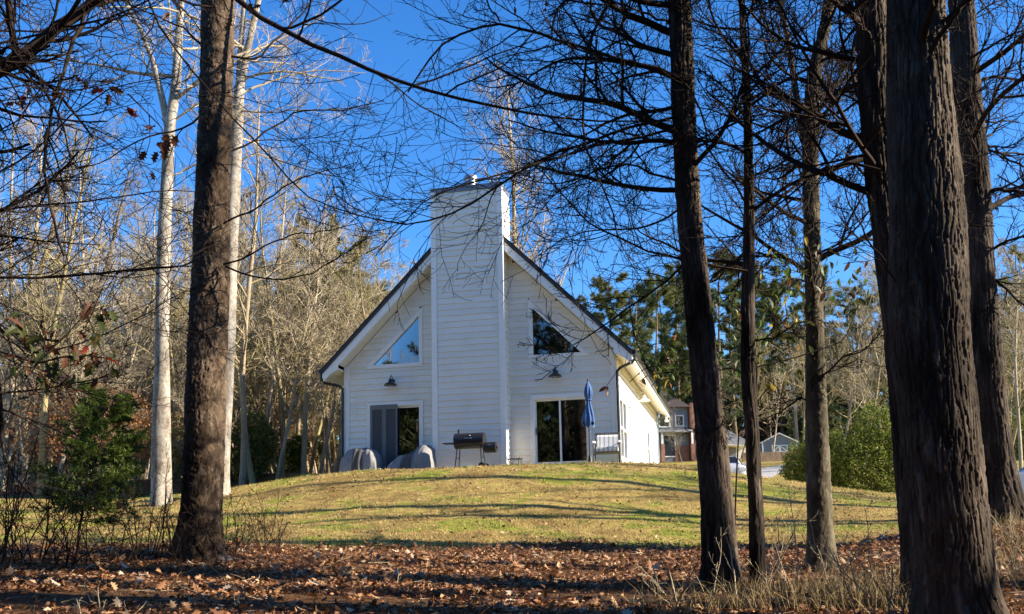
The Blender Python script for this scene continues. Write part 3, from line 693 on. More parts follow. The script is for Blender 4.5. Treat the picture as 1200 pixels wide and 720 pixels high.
def trunk_mesh(name, pts, d, style, mat, na, dz, seed, amp=1.0, flare=.5, base_z=None, dd=0.0):
    Q = line_px(pts, d, dd)
    b = Q[0].copy(); gz0 = gz(b[0], b[1]); b[2] = gz0 - .35; Q = np.concatenate([b[None], Q[Q[:, 2] > gz0 - .1]])
    n = max(24, int((Q[-1, 2] - Q[0, 2]) / dz)); Z = np.linspace(Q[0, 2], Q[-1, 2], n)
    Qs = np.stack([np.interp(Z, Q[:, 2], Q[:, k]) for k in range(4)], 1)
    ker = max(3, int(.5 / dz)) | 1; pad = ker // 2
    for k in (0, 1, 3): Qs[:, k] = np.convolve(np.pad(Qs[:, k], pad, mode='edge'), np.ones(ker) / ker, 'valid')
    th = np.arange(na) * 2 * np.pi / na; TH, ZZ = np.meshgrid(th, Z); hh = np.clip(ZZ - gz0, 0, None)
    r_ = Qs[:, 3:4]; fl = 1 + flare * np.exp(-hh / .22) * (1 + .35 * np.sin(TH * 5 + seed) + .2 * np.sin(TH * 3 + 2 * seed))
    lum = 1 + .05 * np.sin(TH * 2 + ZZ * 1.1 + seed) + .03 * np.sin(TH * 3 - ZZ * 2.3)
    rm = float(np.mean(Qs[:, 3])); R_ = r_ * fl * lum
    if style: R_ = R_ - .012 * amp + amp * bark(TH, ZZ, rm, style, seed)
    else: R_ = R_ * (1 + .025 * vnoise(TH / (2 * np.pi) * 6, ZZ / .5, 6, seed))
    V = np.stack([Qs[:, 0:1] + R_ * np.cos(TH), Qs[:, 1:2] + R_ * np.sin(TH), ZZ], -1).reshape(-1, 3)
    idx = np.arange(n * na).reshape(n, na); nx_ = np.roll(idx, -1, 1)
    return np_mesh(name, V, [np.stack([idx[:-1], nx_[:-1], nx_[1:], idx[1:]], -1).reshape(-1, 4)], mat, not style, {'tone': TONE[0].ravel()} if style else None), Qs

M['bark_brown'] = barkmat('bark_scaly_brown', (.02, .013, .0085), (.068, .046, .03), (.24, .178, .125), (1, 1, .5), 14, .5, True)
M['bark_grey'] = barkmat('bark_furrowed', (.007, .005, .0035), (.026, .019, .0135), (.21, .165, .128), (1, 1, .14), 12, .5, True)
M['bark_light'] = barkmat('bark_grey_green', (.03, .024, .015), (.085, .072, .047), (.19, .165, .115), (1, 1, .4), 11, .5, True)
M['bark_far'] = barkmat('bark_far_brown', (.10, .07, .045), (.19, .14, .095), (.28, .22, .155), (1, 1, .5), 10)
M['twig_brown'] = barkmat('twig_bark_brown', (.09, .065, .045), (.15, .115, .08), (.22, .175, .125), (1, 1, 1), 6, .1)
M['twig_olive'] = barkmat('twig_bark_olive', (.2, .16, .075), (.30, .245, .125), (.40, .335, .19), (1, 1, 1), 6, .1)
M['twig_dark'] = barkmat('twig_bark', (.022, .014, .01), (.036, .024, .017), (.06, .04, .029), (1, 1, 1), 12, .1)
M['twig_pale'] = barkmat('twig_bark_pale', (.27, .215, .135), (.39, .32, .215), (.52, .445, .325), (1, 1, 1), 6, .1)
M['twig_tan'] = barkmat('twig_bark_tan', (.22, .17, .105), (.34, .27, .175), (.45, .37, .255), (1, 1, 1), 6, .1)
t = NT('bark_sycamore'); n1 = t.noise(3.2, 5, .6, (1, 1, .7)); n2 = t.noise(16, 5, .65, (1, 1, .8))
t.base(t.mix(.4, t.ramp(n1, [(.38, (.11, .085, .06)), (.48, (.25, .215, .165)), (.62, (.40, .37, .31))]), t.ramp(n2, [(.42, (.10, .075, .05)), (.58, (.36, .325, .27))])))
t.b.inputs['Roughness'].default_value = .85; t.bump(n2, .3, .01); M['bark_white'] = t.m

def near_tree(name, label, pts, d, style, mat, na, dz, seed, limbs, amp=1., flare=.5, group='trees along the wood edge', k2=9, k3=6, k4=3, twig='twig_dark', auto=8, auto_len=(1.4, 2.8), zr=(.25, 1.), stems=(), up=.03, bias=None, dd=0., lsc=1., tk=1.):
    """a near tree: barked trunk, limbs (each its own part) and the twigs they carry"""
    me, Qs = trunk_mesh('trunk', pts, d, style, mat, na, dz, seed, amp, flare, dd=dd)
    root = empty(name); tag(root, label, 'tree', group)
    base = Qs[np.searchsorted(Qs[:, 2], gz(Qs[0, 0], Qs[0, 1]))]; root.location = base[:3]
    off = -base[:3]
    tr = link('trunk', me, root, off)
    for sp_ in stems:
        sm, _q = trunk_mesh_free('stem', sp_, d, style, mat, max(14, na // 2), dz, seed + 3, amp * .5); link('stem', sm, root, off)
    allP, allR = [], []
    NP = 16
    for lb in limbs:
        dl = lb[0]; Q = smooth_line(line_px(lb[2], d + dl, lb[1] - dl), NP); Q[:, 3] *= .85
        Q[1:-1, :3] += rg.normal(size=(NP - 2, 3)) * .006 * np.array([1, 3, 1]); allP.append(Q[:, :3]); allR.append(Q[:, 3])
    zlo, zhi = Qs[0, 2] + .35, Qs[-1, 2]
    for i in range(auto):
        z = zlo + (zhi - zlo) * (zr[0] + (zr[1] - zr[0]) * (i + rg.uniform()) / auto); q = Qs[min(np.searchsorted(Qs[:, 2], z), len(Qs) - 1)]
        az = rg.uniform(0, 2 * np.pi)
        if bias is not None and rg.uniform() < .7: az = bias + rg.normal() * .7
        D = unit(np.array([math.cos(az), math.sin(az), rg.uniform(.0, .7)])); L = rg.uniform(*auto_len); pts_ = [q[:3]]
        bend = rg.normal(size=3) * .05
        for _ in range(NP - 1): pts_.append(pts_[-1] + D * L / (NP - 1)); D = unit(D + rg.normal(size=3) * .09 + bend + np.array([0, 0, .015]))
        allP.append(np.array(pts_)); r0 = min(q[3] * .45, L * .013 + .004); allR.append(r0 * np.linspace(1, .25, NP))
    P = np.stack(allP); R = np.stack(allR)
    for i in range(len(P)):
        nb = Net(); nb.add(P[i:i + 1], R[i:i + 1], 7); link('limb', nb.mesh('limb', M[twig]), root, off)
    tw = Net()
    P2, R2 = sprout(P, R, k2, (.28 * lsc, .62 * lsc), (28, 65), 10, .6, .12, .98, up, .10)
    P3, R3 = sprout(P2, R2, k3, (.35, .85), (25, 60), 8, .62, .12, .98, up, .11)
    tw.add(P2, np.maximum(R2, .0042 * tk), 4); tw.add(P3, np.maximum(R3, .0034 * tk), 3)
    if k4:
        P4, R4 = sprout(P3, R3, k4, (.35, .85), (25, 60), 6, .7, .1, .98, up, .12); tw.add(P4, np.maximum(R4, .0027 * tk), 3)
    link('twigs', tw.mesh('twigs', M[twig]), root, off)['kind'] = 'stuff'
    return root, P, P3, off
def trunk_mesh_free(name, pts, d, style, mat, na, dz, seed, amp):
    """a side stem that leaves the trunk above the ground"""
    Q = line_px(pts, d); n = max(20, int(np.linalg.norm(np.diff(Q[:, :3], axis=0), axis=1).sum() / dz)); Qs = smooth_line(Q, n)
    th = np.arange(na) * 2 * np.pi / na; s_ = np.linspace(0, n * dz, n); TH, SS = np.meshgrid(th, s_)
    R_ = Qs[:, 3:4] * (1 + .04 * np.sin(TH * 2 + SS))
    if style: R_ = R_ - .005 * amp + amp * bark(TH, SS, float(Qs[:, 3].mean()), style, seed)
    V = np.stack([Qs[:, 0:1] + R_ * np.cos(TH), Qs[:, 1:2] + R_ * np.sin(TH), np.broadcast_to(Qs[:, 2:3], TH.shape)], -1).reshape(-1, 3)
    idx = np.arange(n * na).reshape(n, na); nx_ = np.roll(idx, -1, 1)
    return np_mesh(name, V, [np.stack([idx[:-1], nx_[:-1], nx_[1:], idx[1:]], -1).reshape(-1, 4)], mat, not style, {'tone': TONE[0].ravel()} if style else None), Qs

def LB(d0, d1, w0, w1, *pts):
    n = len(pts); return (d0, d1, [(p[0], p[1], w0 + (w1 - w0) * i / (n - 1)) for i, p in enumerate(pts)])
# big scaly-barked tree
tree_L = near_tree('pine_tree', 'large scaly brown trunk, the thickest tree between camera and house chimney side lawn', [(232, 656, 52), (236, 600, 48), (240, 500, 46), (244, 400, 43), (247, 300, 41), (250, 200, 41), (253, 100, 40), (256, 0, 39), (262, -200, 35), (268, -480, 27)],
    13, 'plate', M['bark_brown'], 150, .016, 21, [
    LB(0, -1.5, 9, 2, (258, -18), (300, 18), (340, 40), (390, 62), (440, 85), (500, 105), (560, 122), (630, 135), (700, 142), (790, 142)),
    LB(0, .3, 4, 1.5, (262, 65), (300, 72), (330, 40), (360, 10), (380, -20)),
    LB(-.2, -.6, 3, 1.2, (262, 310), (285, 305), (305, 290), (345, 275), (380, 272), (420, 262)),
    LB(-.2, -.5, 3, 1.2, (264, 312), (295, 325), (330, 328), (365, 322), (400, 300), (430, 280)),
    LB(-.2, -.4, 3, 1.2, (240, 300), (215, 312), (150, 318), (90, 322), (20, 327)),
    LB(-.2, -1, 3, 1, (262, 262), (300, 245), (340, 215), (380, 200), (420, 190)),
    LB(0, -.6, 3.5, 1.2, (244, 130), (215, 150), (170, 160), (120, 190), (60, 205)),
    LB(0, -.6, 3.5, 1.2, (246, 60), (210, 30), (160, 10), (110, -20)),
    LB(0, .6, 3.5, 1.2, (262, 180), (300, 165), (350, 128), (400, 130), (450, 118)),
    ], auto=12, auto_len=(1.6, 3.), zr=(.55, 1.), k2=8, k3=5, k4=3, flare=.42, group=None)
tree_L[0]['label'] = 'thick scaly brown pine trunk standing alone among leaves before the left lawn'
# slim dark leaning tree
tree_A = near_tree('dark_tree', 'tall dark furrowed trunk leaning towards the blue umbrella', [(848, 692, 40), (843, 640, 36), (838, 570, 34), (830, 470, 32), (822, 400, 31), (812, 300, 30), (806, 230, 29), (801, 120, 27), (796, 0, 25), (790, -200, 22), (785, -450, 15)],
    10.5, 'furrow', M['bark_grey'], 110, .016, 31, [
    LB(-.1, -.6, 6, 2.6, (795, 92), (760, 78), (720, 68), (690, 58), (655, 47), (625, 38), (600, 30), (580, 25), (550, 38), (522, 46), (500, 72), (478, 108)),
    LB(-.4, -.6, 3, 1.3, (586, 26), (572, 5), (560, -20), (540, -40)),
    LB(-.1, -.9, 4.5, 1.4, (800, 150), (760, 160), (720, 166), (680, 175), (640, 188), (590, 205), (555, 215), (505, 228), (470, 262), (440, 300)),
    LB(-.1, -.7, 5.5, 2, (796, -70), (750, -45), (716, -5), (705, 20), (692, 45), (685, 85), (684, 130), (682, 160), (690, 190), (702, 210), (718, 245), (724, 280)),
    LB(-.1, .8, 4.5, 1.5, (800, 135), (740, 150), (690, 165), (640, 185), (585, 215), (545, 245), (510, 258), (470, 264), (430, 255), (400, 246)),
    LB(0, .8, 4, 1.2, (806, 215), (770, 205), (735, 190), (700, 200), (660, 215), (620, 212), (590, 198)),
    LB(0, .5, 3.5, 1.2, (812, 300), (780, 330), (750, 352), (715, 375), (690, 395), (660, 410), (635, 402)),
    LB(0, -.8, 4, 1.4, (790, 30), (740, 10), (690, -10), (640, -30)),
    LB(0, -1, 4, 1.4, (804, 180), (840, 160), (870, 120), (900, 80), (920, 30)),
    LB(0, .8, 3.6, 1.2, (806, 240), (770, 262), (735, 270), (700, 268), (660, 280), (630, 300)),
    ], auto=24, auto_len=(1.6, 3.4), zr=(.36, .9), bias=math.pi, k2=12, k3=7, k4=3, flare=.35)
tree_B = near_tree('sapling_tree', 'thinnest dark trunk of the wood edge, just beside the leaning dark tree', [(888, 688, 19), (886, 600, 17), (881, 500, 16), (877, 440, 16), (876, 340, 14), (878, 250, 12), (877, 150, 10), (872, 60, 8), (869, 0, 7), (862, -150, 5), (858, -260, 4)],
    10.6, 'furrow', M['bark_grey'], 70, .018, 41, [
    LB(-.1, -.3, 4.2, 1.6, (876, 318), (840, 312), (800, 303), (760, 295), (720, 278), (690, 262), (665, 235), (640, 205), (620, 190)),
    LB(0, .3, 3.2, 1.2, (878, 245), (860, 215), (840, 190), (820, 160), (790, 120), (765, 70), (755, 30)),
    LB(0, -.4, 3, 1.2, (878, 400), (910, 395), (930, 380), (960, 372)),
    LB(0, -.3, 3, 1.2, (880, 460), (850, 480), (820, 520)),
    LB(0, .4, 3, 1.2, (878, 200), (905, 170), (930, 150), (960, 110), (985, 70)),
    ], auto=22, auto_len=(1., 2.4), zr=(.33, 1.), amp=.5, k2=11, k3=7, k4=3, flare=.2)
tree_C = near_tree('grey_green_tree', 'grey-green sunlit trunk that forks high up, in front of the evergreen bushes', [(963, 672, 31), (961, 620, 27), (958, 520, 26), (955, 400, 22), (952, 300, 20), (951, 230, 19), (949, 150, 18), (954, 80, 17), (966, 40, 14), (972, 0, 13), (985, -150, 9), (992, -300, 6)],
    12, 'plate', M['bark_light'], 80, .018, 51, [
    LB(-.1, -.6, 5, 1.5, (950, 200), (925, 225), (890, 255), (855, 290), (830, 300)),
    LB(-.1, -.4, 4, 1.4, (953, 300), (985, 285), (1010, 260), (1030, 230)),
    LB(-.1, -.5, 3.5, 1.2, (957, 450), (985, 420), (1015, 410), (1040, 380)),
    LB(0, .4, 4, 1.3, (956, 75), (930, 65), (900, 40), (885, 0)),
    LB(-.1, .3, 3, 1.2, (958, 480), (940, 465), (910, 485), (885, 500)),
    ], auto=24, auto_len=(1.3, 3.), zr=(.28, .95), amp=.45, stems=([(948, 190, 9), (937, 140, 8), (930, 90, 7), (922, 40, 6), (913, 0, 6), (905, -80, 4)],), k2=11, k3=7, k4=3, flare=.3)
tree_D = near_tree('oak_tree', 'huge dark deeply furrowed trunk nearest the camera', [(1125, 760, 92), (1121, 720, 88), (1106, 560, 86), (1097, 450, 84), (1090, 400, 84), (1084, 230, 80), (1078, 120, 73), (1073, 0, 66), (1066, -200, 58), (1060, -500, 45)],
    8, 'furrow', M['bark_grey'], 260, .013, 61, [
    LB(-.3, -.8, 9, 3, (1090, 60), (1110, 30), (1135, 0), (1160, -40)),
    LB(-.3, -.6, 4, 1.4, (1050, 330), (1030, 300), (1000, 250), (985, 200)),
    ], auto=9, auto_len=(1.5, 3.), zr=(.45, 1.), amp=1.15, k2=7, k3=5, k4=3, flare=.3)
tree_D2 = near_tree('oak_tree', 'slanting dark trunk half hidden behind the huge furrowed trunk', [(1090, 735, 50), (1078, 600, 46), (1062, 450, 40), (1050, 340, 38), (1035, 230, 36), (1026, 120, 35), (1020, 0, 34), (1012, -200, 30), (1005, -450, 22)],
    8.9, 'furrow', M['bark_grey'], 130, .016, 71, [
    LB(-.2, -.4, 5, 1.6, (1020, 45), (1000, 20), (985, -20)),
    LB(-.2, .2, 5, 1.5, (1032, 200), (1000, 190), (960, 200), (930, 225), (900, 250), (870, 275)),
    LB(-.2, .3, 4, 1.4, (1026, 110), (990, 130), (950, 140), (900, 130), (860, 100)),
    ], auto=20, auto_len=(1.3, 3.2), zr=(.36, .9), bias=math.pi, k2=11, k3=7, k4=3, flare=.3)
tree_E = near_tree('cedar_tree', 'dark stringy-barked trunk with flared foot behind the huge furrowed trunk', [(1180, 612, 44), (1172, 560, 36), (1158, 450, 33), (1150, 330, 33), (1144, 230, 34), (1134, 120, 31), (1126, 0, 28), (1120, -200, 22), (1114, -400, 15)],
    14, 'furrow', M['bark_grey'], 110, .02, 81, [
    LB(0, -.5, 8, 3, (1150, 228), (1165, 222), (1200, 225), (1240, 215)),
    LB(0, .5, 6, 2, (1142, 100), (1160, 90), (1200, 95), (1240, 80)),
    LB(0, .5, 5, 2, (1140, 170), (1165, 172), (1185, 190), (1215, 200)),
    LB(0, -.5, 5, 1.6, (1152, 320), (1175, 335), (1200, 360), (1230, 375)),
    ], auto=22, auto_len=(1.5, 3.6), zr=(.28, .95), bias=0.2, k2=11, k3=6, k4=3, flare=.5, amp=.9)
# two pale sycamores on the lawn edge
syc = []
for nm, lab, pts, d, sd_, lim, stm in [
    ('sycamore_tree', 'white-barked sycamore standing clear on the lawn edge, forked above', [(189, 582, 23), (189, 480, 20), (190, 400, 17), (191, 320, 16), (194, 240, 14.5), (199, 150, 14), (206, 100, 12), (210, 40, 9), (212, 0, 8), (214, -120, 5), (216, -230, 3)], 24, 91,
     [LB(0, -1, 3, 1, (206, 100), (222, 92), (230, 70), (235, 40)), LB(0, 1, 3, 1, (196, 210), (225, 195), (245, 180), (262, 160)), LB(0, 1, 4, 1.4, (207, 90), (200, 40), (198, 0), (195, -60))],
     ([(197, 150, 9), (190, 115, 8), (180, 75, 7), (165, 35, 6), (150, 10, 5), (138, -40, 3)],)),
    ('sycamore_tree', 'white-barked sycamore half hidden behind the thick scaly pine trunk', [(258, 574, 22), (262, 480, 19), (267, 400, 17), (271, 300, 16), (275, 200, 15), (280, 105, 13), (292, 50, 9), (303, 0, 7), (312, -100, 5), (318, -200, 3)], 25, 101,
     [LB(0, 1, 4, 1, (282, 110), (305, 100), (340, 88), (380, 82), (430, 86)), LB(0, -1, 3, 1, (281, 130), (300, 132), (340, 130), (400, 128)), LB(0, 1, 3, 1, (288, 70), (310, 55), (340, 40), (380, 20)), LB(0, .5, 3, 1, (276, 190), (300, 180), (330, 190))],
     ([(280, 110, 9), (281, 70, 7), (284, 30, 6), (287, -10, 5), (290, -80, 3)],))]:
    syc.append(near_tree(nm, lab, pts, d, None, M['bark_white'], 40, .05, sd_, lim, group='white sycamores on the lawn edge', twig='twig_pale', auto=14, auto_len=(2., 4.5), zr=(.5, 1.), stems=stm, k2=9, k3=6, k4=3, flare=.12, up=.05, tk=1.2))
# a tree just outside the frame whose limbs hang into it
tree_M = near_tree('oak_tree', 'oak outside the frame whose thick dark limb crosses the upper corner', [(-190, 700, 70), (-190, 500, 62), (-190, 300, 58), (-190, 100, 54), (-185, -100, 48), (-180, -300, 40)], 9, 'furrow', M['bark_grey'], 60, .05, 111, [
    LB(0, .2, 22, 13, (-180, 190), (-90, 140), (-20, 95), (20, 70), (50, 48), (80, 25), (105, 6), (135, -22), (170, -60)),
    LB(.15, -.3, 6, 3.5, (99, 14), (92, 40), (75, 80), (62, 115), (54, 160), (51, 200), (60, 245), (75, 300)),
    LB(0, .5, 5, 2, (-180, 330), (-100, 332), (-20, 326), (60, 325), (130, 318), (190, 314), (228, 312)),
    LB(0, 1, 4, 1.3, (-180, 300), (-60, 270), (0, 246), (60, 240), (120, 235), (170, 225), (230, 225)),
    LB(0, .6, 4, 1.3, (-180, 250), (-60, 235), (0, 205), (50, 170), (100, 120), (150, 95), (210, 90)),
    LB(0, .6, 5, 1.6, (-180, 80), (-60, 60), (0, 52), (50, 40), (100, 32), (150, 20), (200, -10)),
    LB(0, .6, 4, 1.4, (-180, 420), (-60, 395), (0, 370), (20, 395), (40, 420), (90, 405), (150, 380), (220, 340)),
    LB(.2, 1.4, 3.6, 1.4, (140, -60), (170, -10), (185, 30), (215, 70), (245, 105), (275, 140), (305, 170), (335, 208), (365, 236), (400, 246), (440, 258), (480, 263)),
    LB(0, .6, 4, 1.4, (-180, 480), (-60, 470), (0, 460), (50, 456), (100, 448), (150, 430)),
    ], auto=9, auto_len=(2., 3.6), zr=(.25, .95), bias=.5, k2=11, k3=7, k4=3, flare=.3)

# ------------------------------------------------------------------ leaves and needles (vectorised)
def leaf_cards(C, size, up=None, width=.55, fold=.25, flat=0.0):
    """a pointed, folded leaf (4 triangles) at each centre"""
    n = len(C); D = unit(rg.normal(size=(n, 3)) * np.array([1, 1, 1 - flat])) if up is None else unit(up)
    w_ = rg.normal(size=(n, 3)); S = unit(np.cross(D, w_)); N = np.cross(S, D); L = np.asarray(size).reshape(-1, 1) * np.ones((n, 1)); W = L * width / 2
    base = C - D * L / 2; tip = C + D * L / 2; l = C - S * W + N * W * fold; r = C + S * W + N * W * fold
    V = np.stack([base, r, tip, l], 1).reshape(-1, 3); i = np.arange(n)[:, None] * 4
    return V, np.concatenate([i + np.array([[0, 1, 2]]), i + np.array([[0, 2, 3]])])
def needles(C, D, ln, wd, per, spread=1.0):
    """a tuft of thin blades round each twig point"""
    n = len(C); C = np.repeat(C, per, 0); D = unit(np.repeat(D, per, 0) + rg.normal(size=(n * per, 3)) * spread); L = ln * rg.uniform(.6, 1.1, (n * per, 1))
    S = unit(np.cross(D, rg.normal(size=(n * per, 3)))) * wd; V = np.stack([C - S, C + S, C + D * L], 1).reshape(-1, 3)
    return V, np.arange(n * per * 3).reshape(-1, 3)

M['needle'] = leafmat('pine_needles', [(0, (.08, .095, .026)), (.5, (.14, .155, .042)), (1, (.22, .215, .07))], .6, .3)
M['needle_dark'] = leafmat('pine_needles_dark', [(0, (.05, .07, .024)), (.5, (.085, .11, .034)), (1, (.145, .16, .055))], .6, .3)
M['holly'] = leafmat('evergreen_leaf', [(0, (.07, .095, .014)), (.5, (.13, .17, .024)), (.93, (.24, .255, .045)), (.97, (.17, .11, .04)), (1, (.2, .13, .05))], .55, .35, .2)
M['holly_y'] = leafmat('yellow_green_leaf', [(0, (.08, .10, .018)), (.5, (.14, .16, .03)), (1, (.22, .21, .05))], .5, .35)
M['rust'] = leafmat('rust_leaf', [(0, (.16, .06, .02)), (.5, (.30, .13, .045)), (1, (.40, .22, .09))], .7, .35)
M['cedar'] = leafmat('cedar_spray', [(0, (.085, .145, .024)), (.6, (.14, .21, .036)), (1, (.24, .26, .06))], .6, .3)

def bare_variant(seed, h, r, spread, mat, lean=0., k=(20, 7, 6, 3), up=.07):
    """meshes of one leafless wood tree, foot at the origin"""
    global rg
    keep = rg; rg = np.random.default_rng(seed)
    n = 14; D = unit(np.array([rg.normal() * lean, rg.normal() * lean, 1.])); p = [np.array([0, 0, -.4])]
    for _ in range(n - 1): p.append(p[-1] + D * (h + .4) / (n - 1)); D = unit(D + rg.normal(size=3) * .04 + np.array([0, 0, .03]))
    P = np.array(p)[None]; R = (r * np.linspace(1, .12, n) ** .8)[None]
    tr = Net(); tr.add(P, R, 8); tw = Net()
    P1, R1 = sprout(P, R, k[0], (.22 * spread, .42 * spread), (25, 60), 9, .45, .28, .98, up, .1, shrink=.6)
    P2, R2 = sprout(P1, R1, k[1], (.3, .6), (25, 60), 6, .6, .12, .98, up, .15); P3, R3 = sprout(P2, R2, k[2], (.35, .7), (25, 60), 5, .7, .1, .98, up, .15)
    R3 = np.maximum(R3, .006); R2 = np.maximum(R2, .009)
    tw.add(P1, R1, 5); tw.add(P2, R2, 3); tw.add(P3, R3, 3)
    if k[3]:
        P4, R4 = sprout(P3, R3, k[3], (.4, .8), (25, 60), 4, .8, .1, .98, up, .15); tw.add(P4, np.maximum(R4, .005), 3)
    out = (tr.mesh('trunk', mat), tw.mesh('crown', mat)); rg = keep; return out
def pine_variant(seed, h, r, mat, crown0=.4, spread=.2, per=34, ln=.42, wd=.022, nl=36, sag=-.02):
    global rg
    keep = rg; rg = np.random.default_rng(seed); n = 12; D = np.array([0, 0, 1.]); p = [np.array([0, 0, -.4])]
    for _ in range(n - 1): p.append(p[-1] + D * (h + .4) / (n - 1)); D = unit(D + rg.normal(size=3) * .025 + np.array([0, 0, .05]))
    P = np.array(p)[None]; R = (r * np.linspace(1, .1, n))[None]; tr = Net(); tr.add(P, R, 8)
    P1, R1 = sprout(P, R, nl, (spread * .7, spread * 1.25), (55, 88), 7, .35, crown0, .99, .05, .08, shrink=.62)
    P2, R2 = sprout(P1, R1, 7, (.25, .5), (30, 60), 5, .6, .3, 1., .08, .12, minlen=.35)
    lm = Net(); lm.add(P1, R1, 4); lm.add(P2, R2, 3)
    ends = np.concatenate([P2[:, -1], P2[:, -2], P2[:, 2], P1[:, -1], P1[:, -2]]); dirs = np.concatenate([P2[:, -1] - P2[:, -2], P2[:, -2] - P2[:, -3], P2[:, 2] - P2[:, 1], P1[:, -1] - P1[:, -2], P1[:, -1] - P1[:, -2]])
    V, Fc = needles(ends + rg.normal(size=ends.shape) * .05, unit(dirs) * .8, ln, wd, per, .75)
    out = (tr.mesh('trunk', M['bark_far']), lm.mesh('limbs', M['twig_tan']), np_mesh('foliage', V, [Fc], mat)); rg = keep; return out
def blob_foliage(name, lobes, n, size, mat, seed, flat=0.):
    """leaves through the outer part of several lumpy lobes (cx, cy, cz, rx, ry, rz)"""
    global rg
    keep = rg; rg = np.random.default_rng(seed); w_ = np.array([l[3] * l[5] for l in lobes]); w_ = w_ / w_.sum(); which = rg.choice(len(lobes), n, p=w_); Lb = np.array(lobes)[which]
    d = unit(rg.normal(size=(n, 3))); k = rg.uniform(.55, 1.0, (n, 1)) ** .5
    k = k * (1 + .1 * rg.normal(size=(n, 1)) * (rg.uniform(size=(n, 1)) < .12) + .2 * np.sin(d[:, :1] * 9 + seed) * np.sin(d[:, 1:2] * 8) + .13 * np.sin(d[:, 2:] * 11 + d[:, :1] * 5) + .09 * np.sin(d[:, 1:2] * 23 + d[:, 2:] * 19))
    C = Lb[:, :3] + d * k * Lb[:, 3:]; C = C[C[:, 2] > .02]
    V, Fc = leaf_cards(C, size * rg.uniform(.6, 1.3, len(C)), unit(rg.normal(size=C.shape) + np.array([0, 0, .3])), .5, .3)
    rg = keep; return np_mesh(name, V, [Fc], mat)

bare = [bare_variant(100, 15, .15, 1.0, M['twig_pale']), bare_variant(101, 13, .13, .9, M['twig_olive'], .12), bare_variant(102, 17, .21, .8, M['twig_brown'], .06, (22, 6, 5, 3), .03),
        bare_variant(103, 10, .09, 1.25, M['twig_olive'], .2, (20, 7, 6, 3), .02), bare_variant(104, 7, .06, 1.3, M['twig_pale'], .25, (18, 7, 5, 3)), bare_variant(105, 14, .13, 1.2, M['twig_tan'], .12, (18, 7, 6, 3), .0)]
pine_low = pine_variant(204, 11, .15, M['needle_dark'], .04, .3, 30, .5, .035, 46)
pines = [pine_variant(200, 15, .2, M['needle']), pine_variant(201, 18, .23, M['needle_dark'], .35, .18), pine_variant(202, 12, .16, M['needle'], .25, .24), pine_variant(203, 16, .2, M['needle_dark'], .15, .2, 18)]
pines.append(pine_low)
def put_tree(name, meshes, parts, loc, rz, s, label, cat='tree', group=None, sz=None):
    root = empty(name, loc, rz); root.scale = (s, s, sz or s); tag(root, label, cat, group)
    for me, pn in zip(meshes, parts):
        o_ = link(pn, me, root)
        if pn != 'trunk': o_['kind'] = 'stuff'
    return root
rr = random.Random(5)
def bare_tree(x, y, k, s, label, group, name='bare_tree', rz=None): return put_tree(name, bare[k], ('trunk', 'crown'), (x, y, gz(x, y)), rr.uniform(0, 6.28) if rz is None else rz, s, label, 'tree', group)
def pine(x, y, k, s, label, group, sz=None): return put_tree('pine_tree', pines[k], ('trunk', 'limbs', 'foliage'), (x, y, gz(x, y)), rr.uniform(0, 6.28), s, label, 'tree', group, sz)
def gp(px, d): p = at(px, 560, d); return p[0], p[1]
ORD = ['first', 'second', 'third', 'fourth', 'fifth', 'sixth', 'seventh', 'eighth', 'ninth', 'tenth', 'eleventh', 'twelfth', 'thirteenth', 'fourteenth', 'fifteenth', 'sixteenth']
def ranked(rows, limit, rev):
    """place of each front-row tree counted along the row"""
    f = sorted([r for r in rows if r[1] <= limit], key=lambda r: r[0], reverse=rev); return {r: ORD[i] for i, r in enumerate(f[:16])}

# woods beside and behind the house, chimney-left
GL = 'leafless trees of the wood beside the house'
_rows = [(282, 33, 5, .95), (300, 34, 1, .85), (322, 35, 4, 1.2), (330, 37, 3, 1.1), (356, 37, 0, .72), (372, 39, 4, 1.35), (392, 42, 3, 1.05), (268, 36, 2, .8), (310, 40, 0, .85), (345, 43, 5, .85), (380, 47, 1, .95), (410, 44, 4, 1.3),
                    (430, 50, 3, 1.2), (290, 45, 0, .95), (335, 50, 2, .85), (365, 52, 5, .9), (275, 52, 1, 1.1), (400, 55, 1, .9), (440, 56, 3, 1.3), (318, 56, 5, 1.0), (355, 60, 0, .95), (420, 62, 3, 1.3), (300, 60, 2, .9)]
_rk = ranked(_rows, 43, True)
for px, d, k, s in _rows:
    x, y = gp(px, d); bare_tree(x, y, k, s, ('pale leafless tree of the wood front, ' + _rk[(px, d, k, s)] + ' counting from the house corner' if (px, d, k, s) in _rk else 'leafless tree deeper in the wood between scaly pine and house'), GL)
GF = 'leafless trees of the far wood edge'
_rows = [(5, 33, 5, .95), (28, 36, 0, .9), (48, 31, 1, .9), (62, 32, 4, 1.2), (72, 38, 2, .8), (-30, 35, 2, .9), (100, 40, 0, .9), (120, 37, 4, 1.4), (140, 42, 5, .9), (160, 45, 1, 1.0), (205, 40, 3, 1.1), (218, 44, 0, .85), (10, 45, 2, 1.0), (40, 50, 5, 1.0),
                    (85, 52, 0, 1.0), (130, 55, 2, 1.0), (175, 55, 5, 1.0), (210, 58, 1, 1.1), (235, 50, 4, 1.6), (-10, 55, 1, 1.1), (-60, 40, 0, 1.0), (60, 62, 5, 1.1), (110, 64, 2, 1.0), (155, 66, 0, 1.1), (195, 66, 3, 1.4), (20, 68, 0, 1.1), (240, 62, 2, .95)]
_rk = ranked(_rows, 45, False)
for px, d, k, s in _rows:
    x, y = gp(px, d); bare_tree(x, y, k, s, ('pale leafless tree of the far wood front, ' + _rk[(px, d, k, s)] + ' counting from the frame edge' if (px, d, k, s) in _rk else 'leafless tree deeper in the wood beyond the white sycamore'), GF)
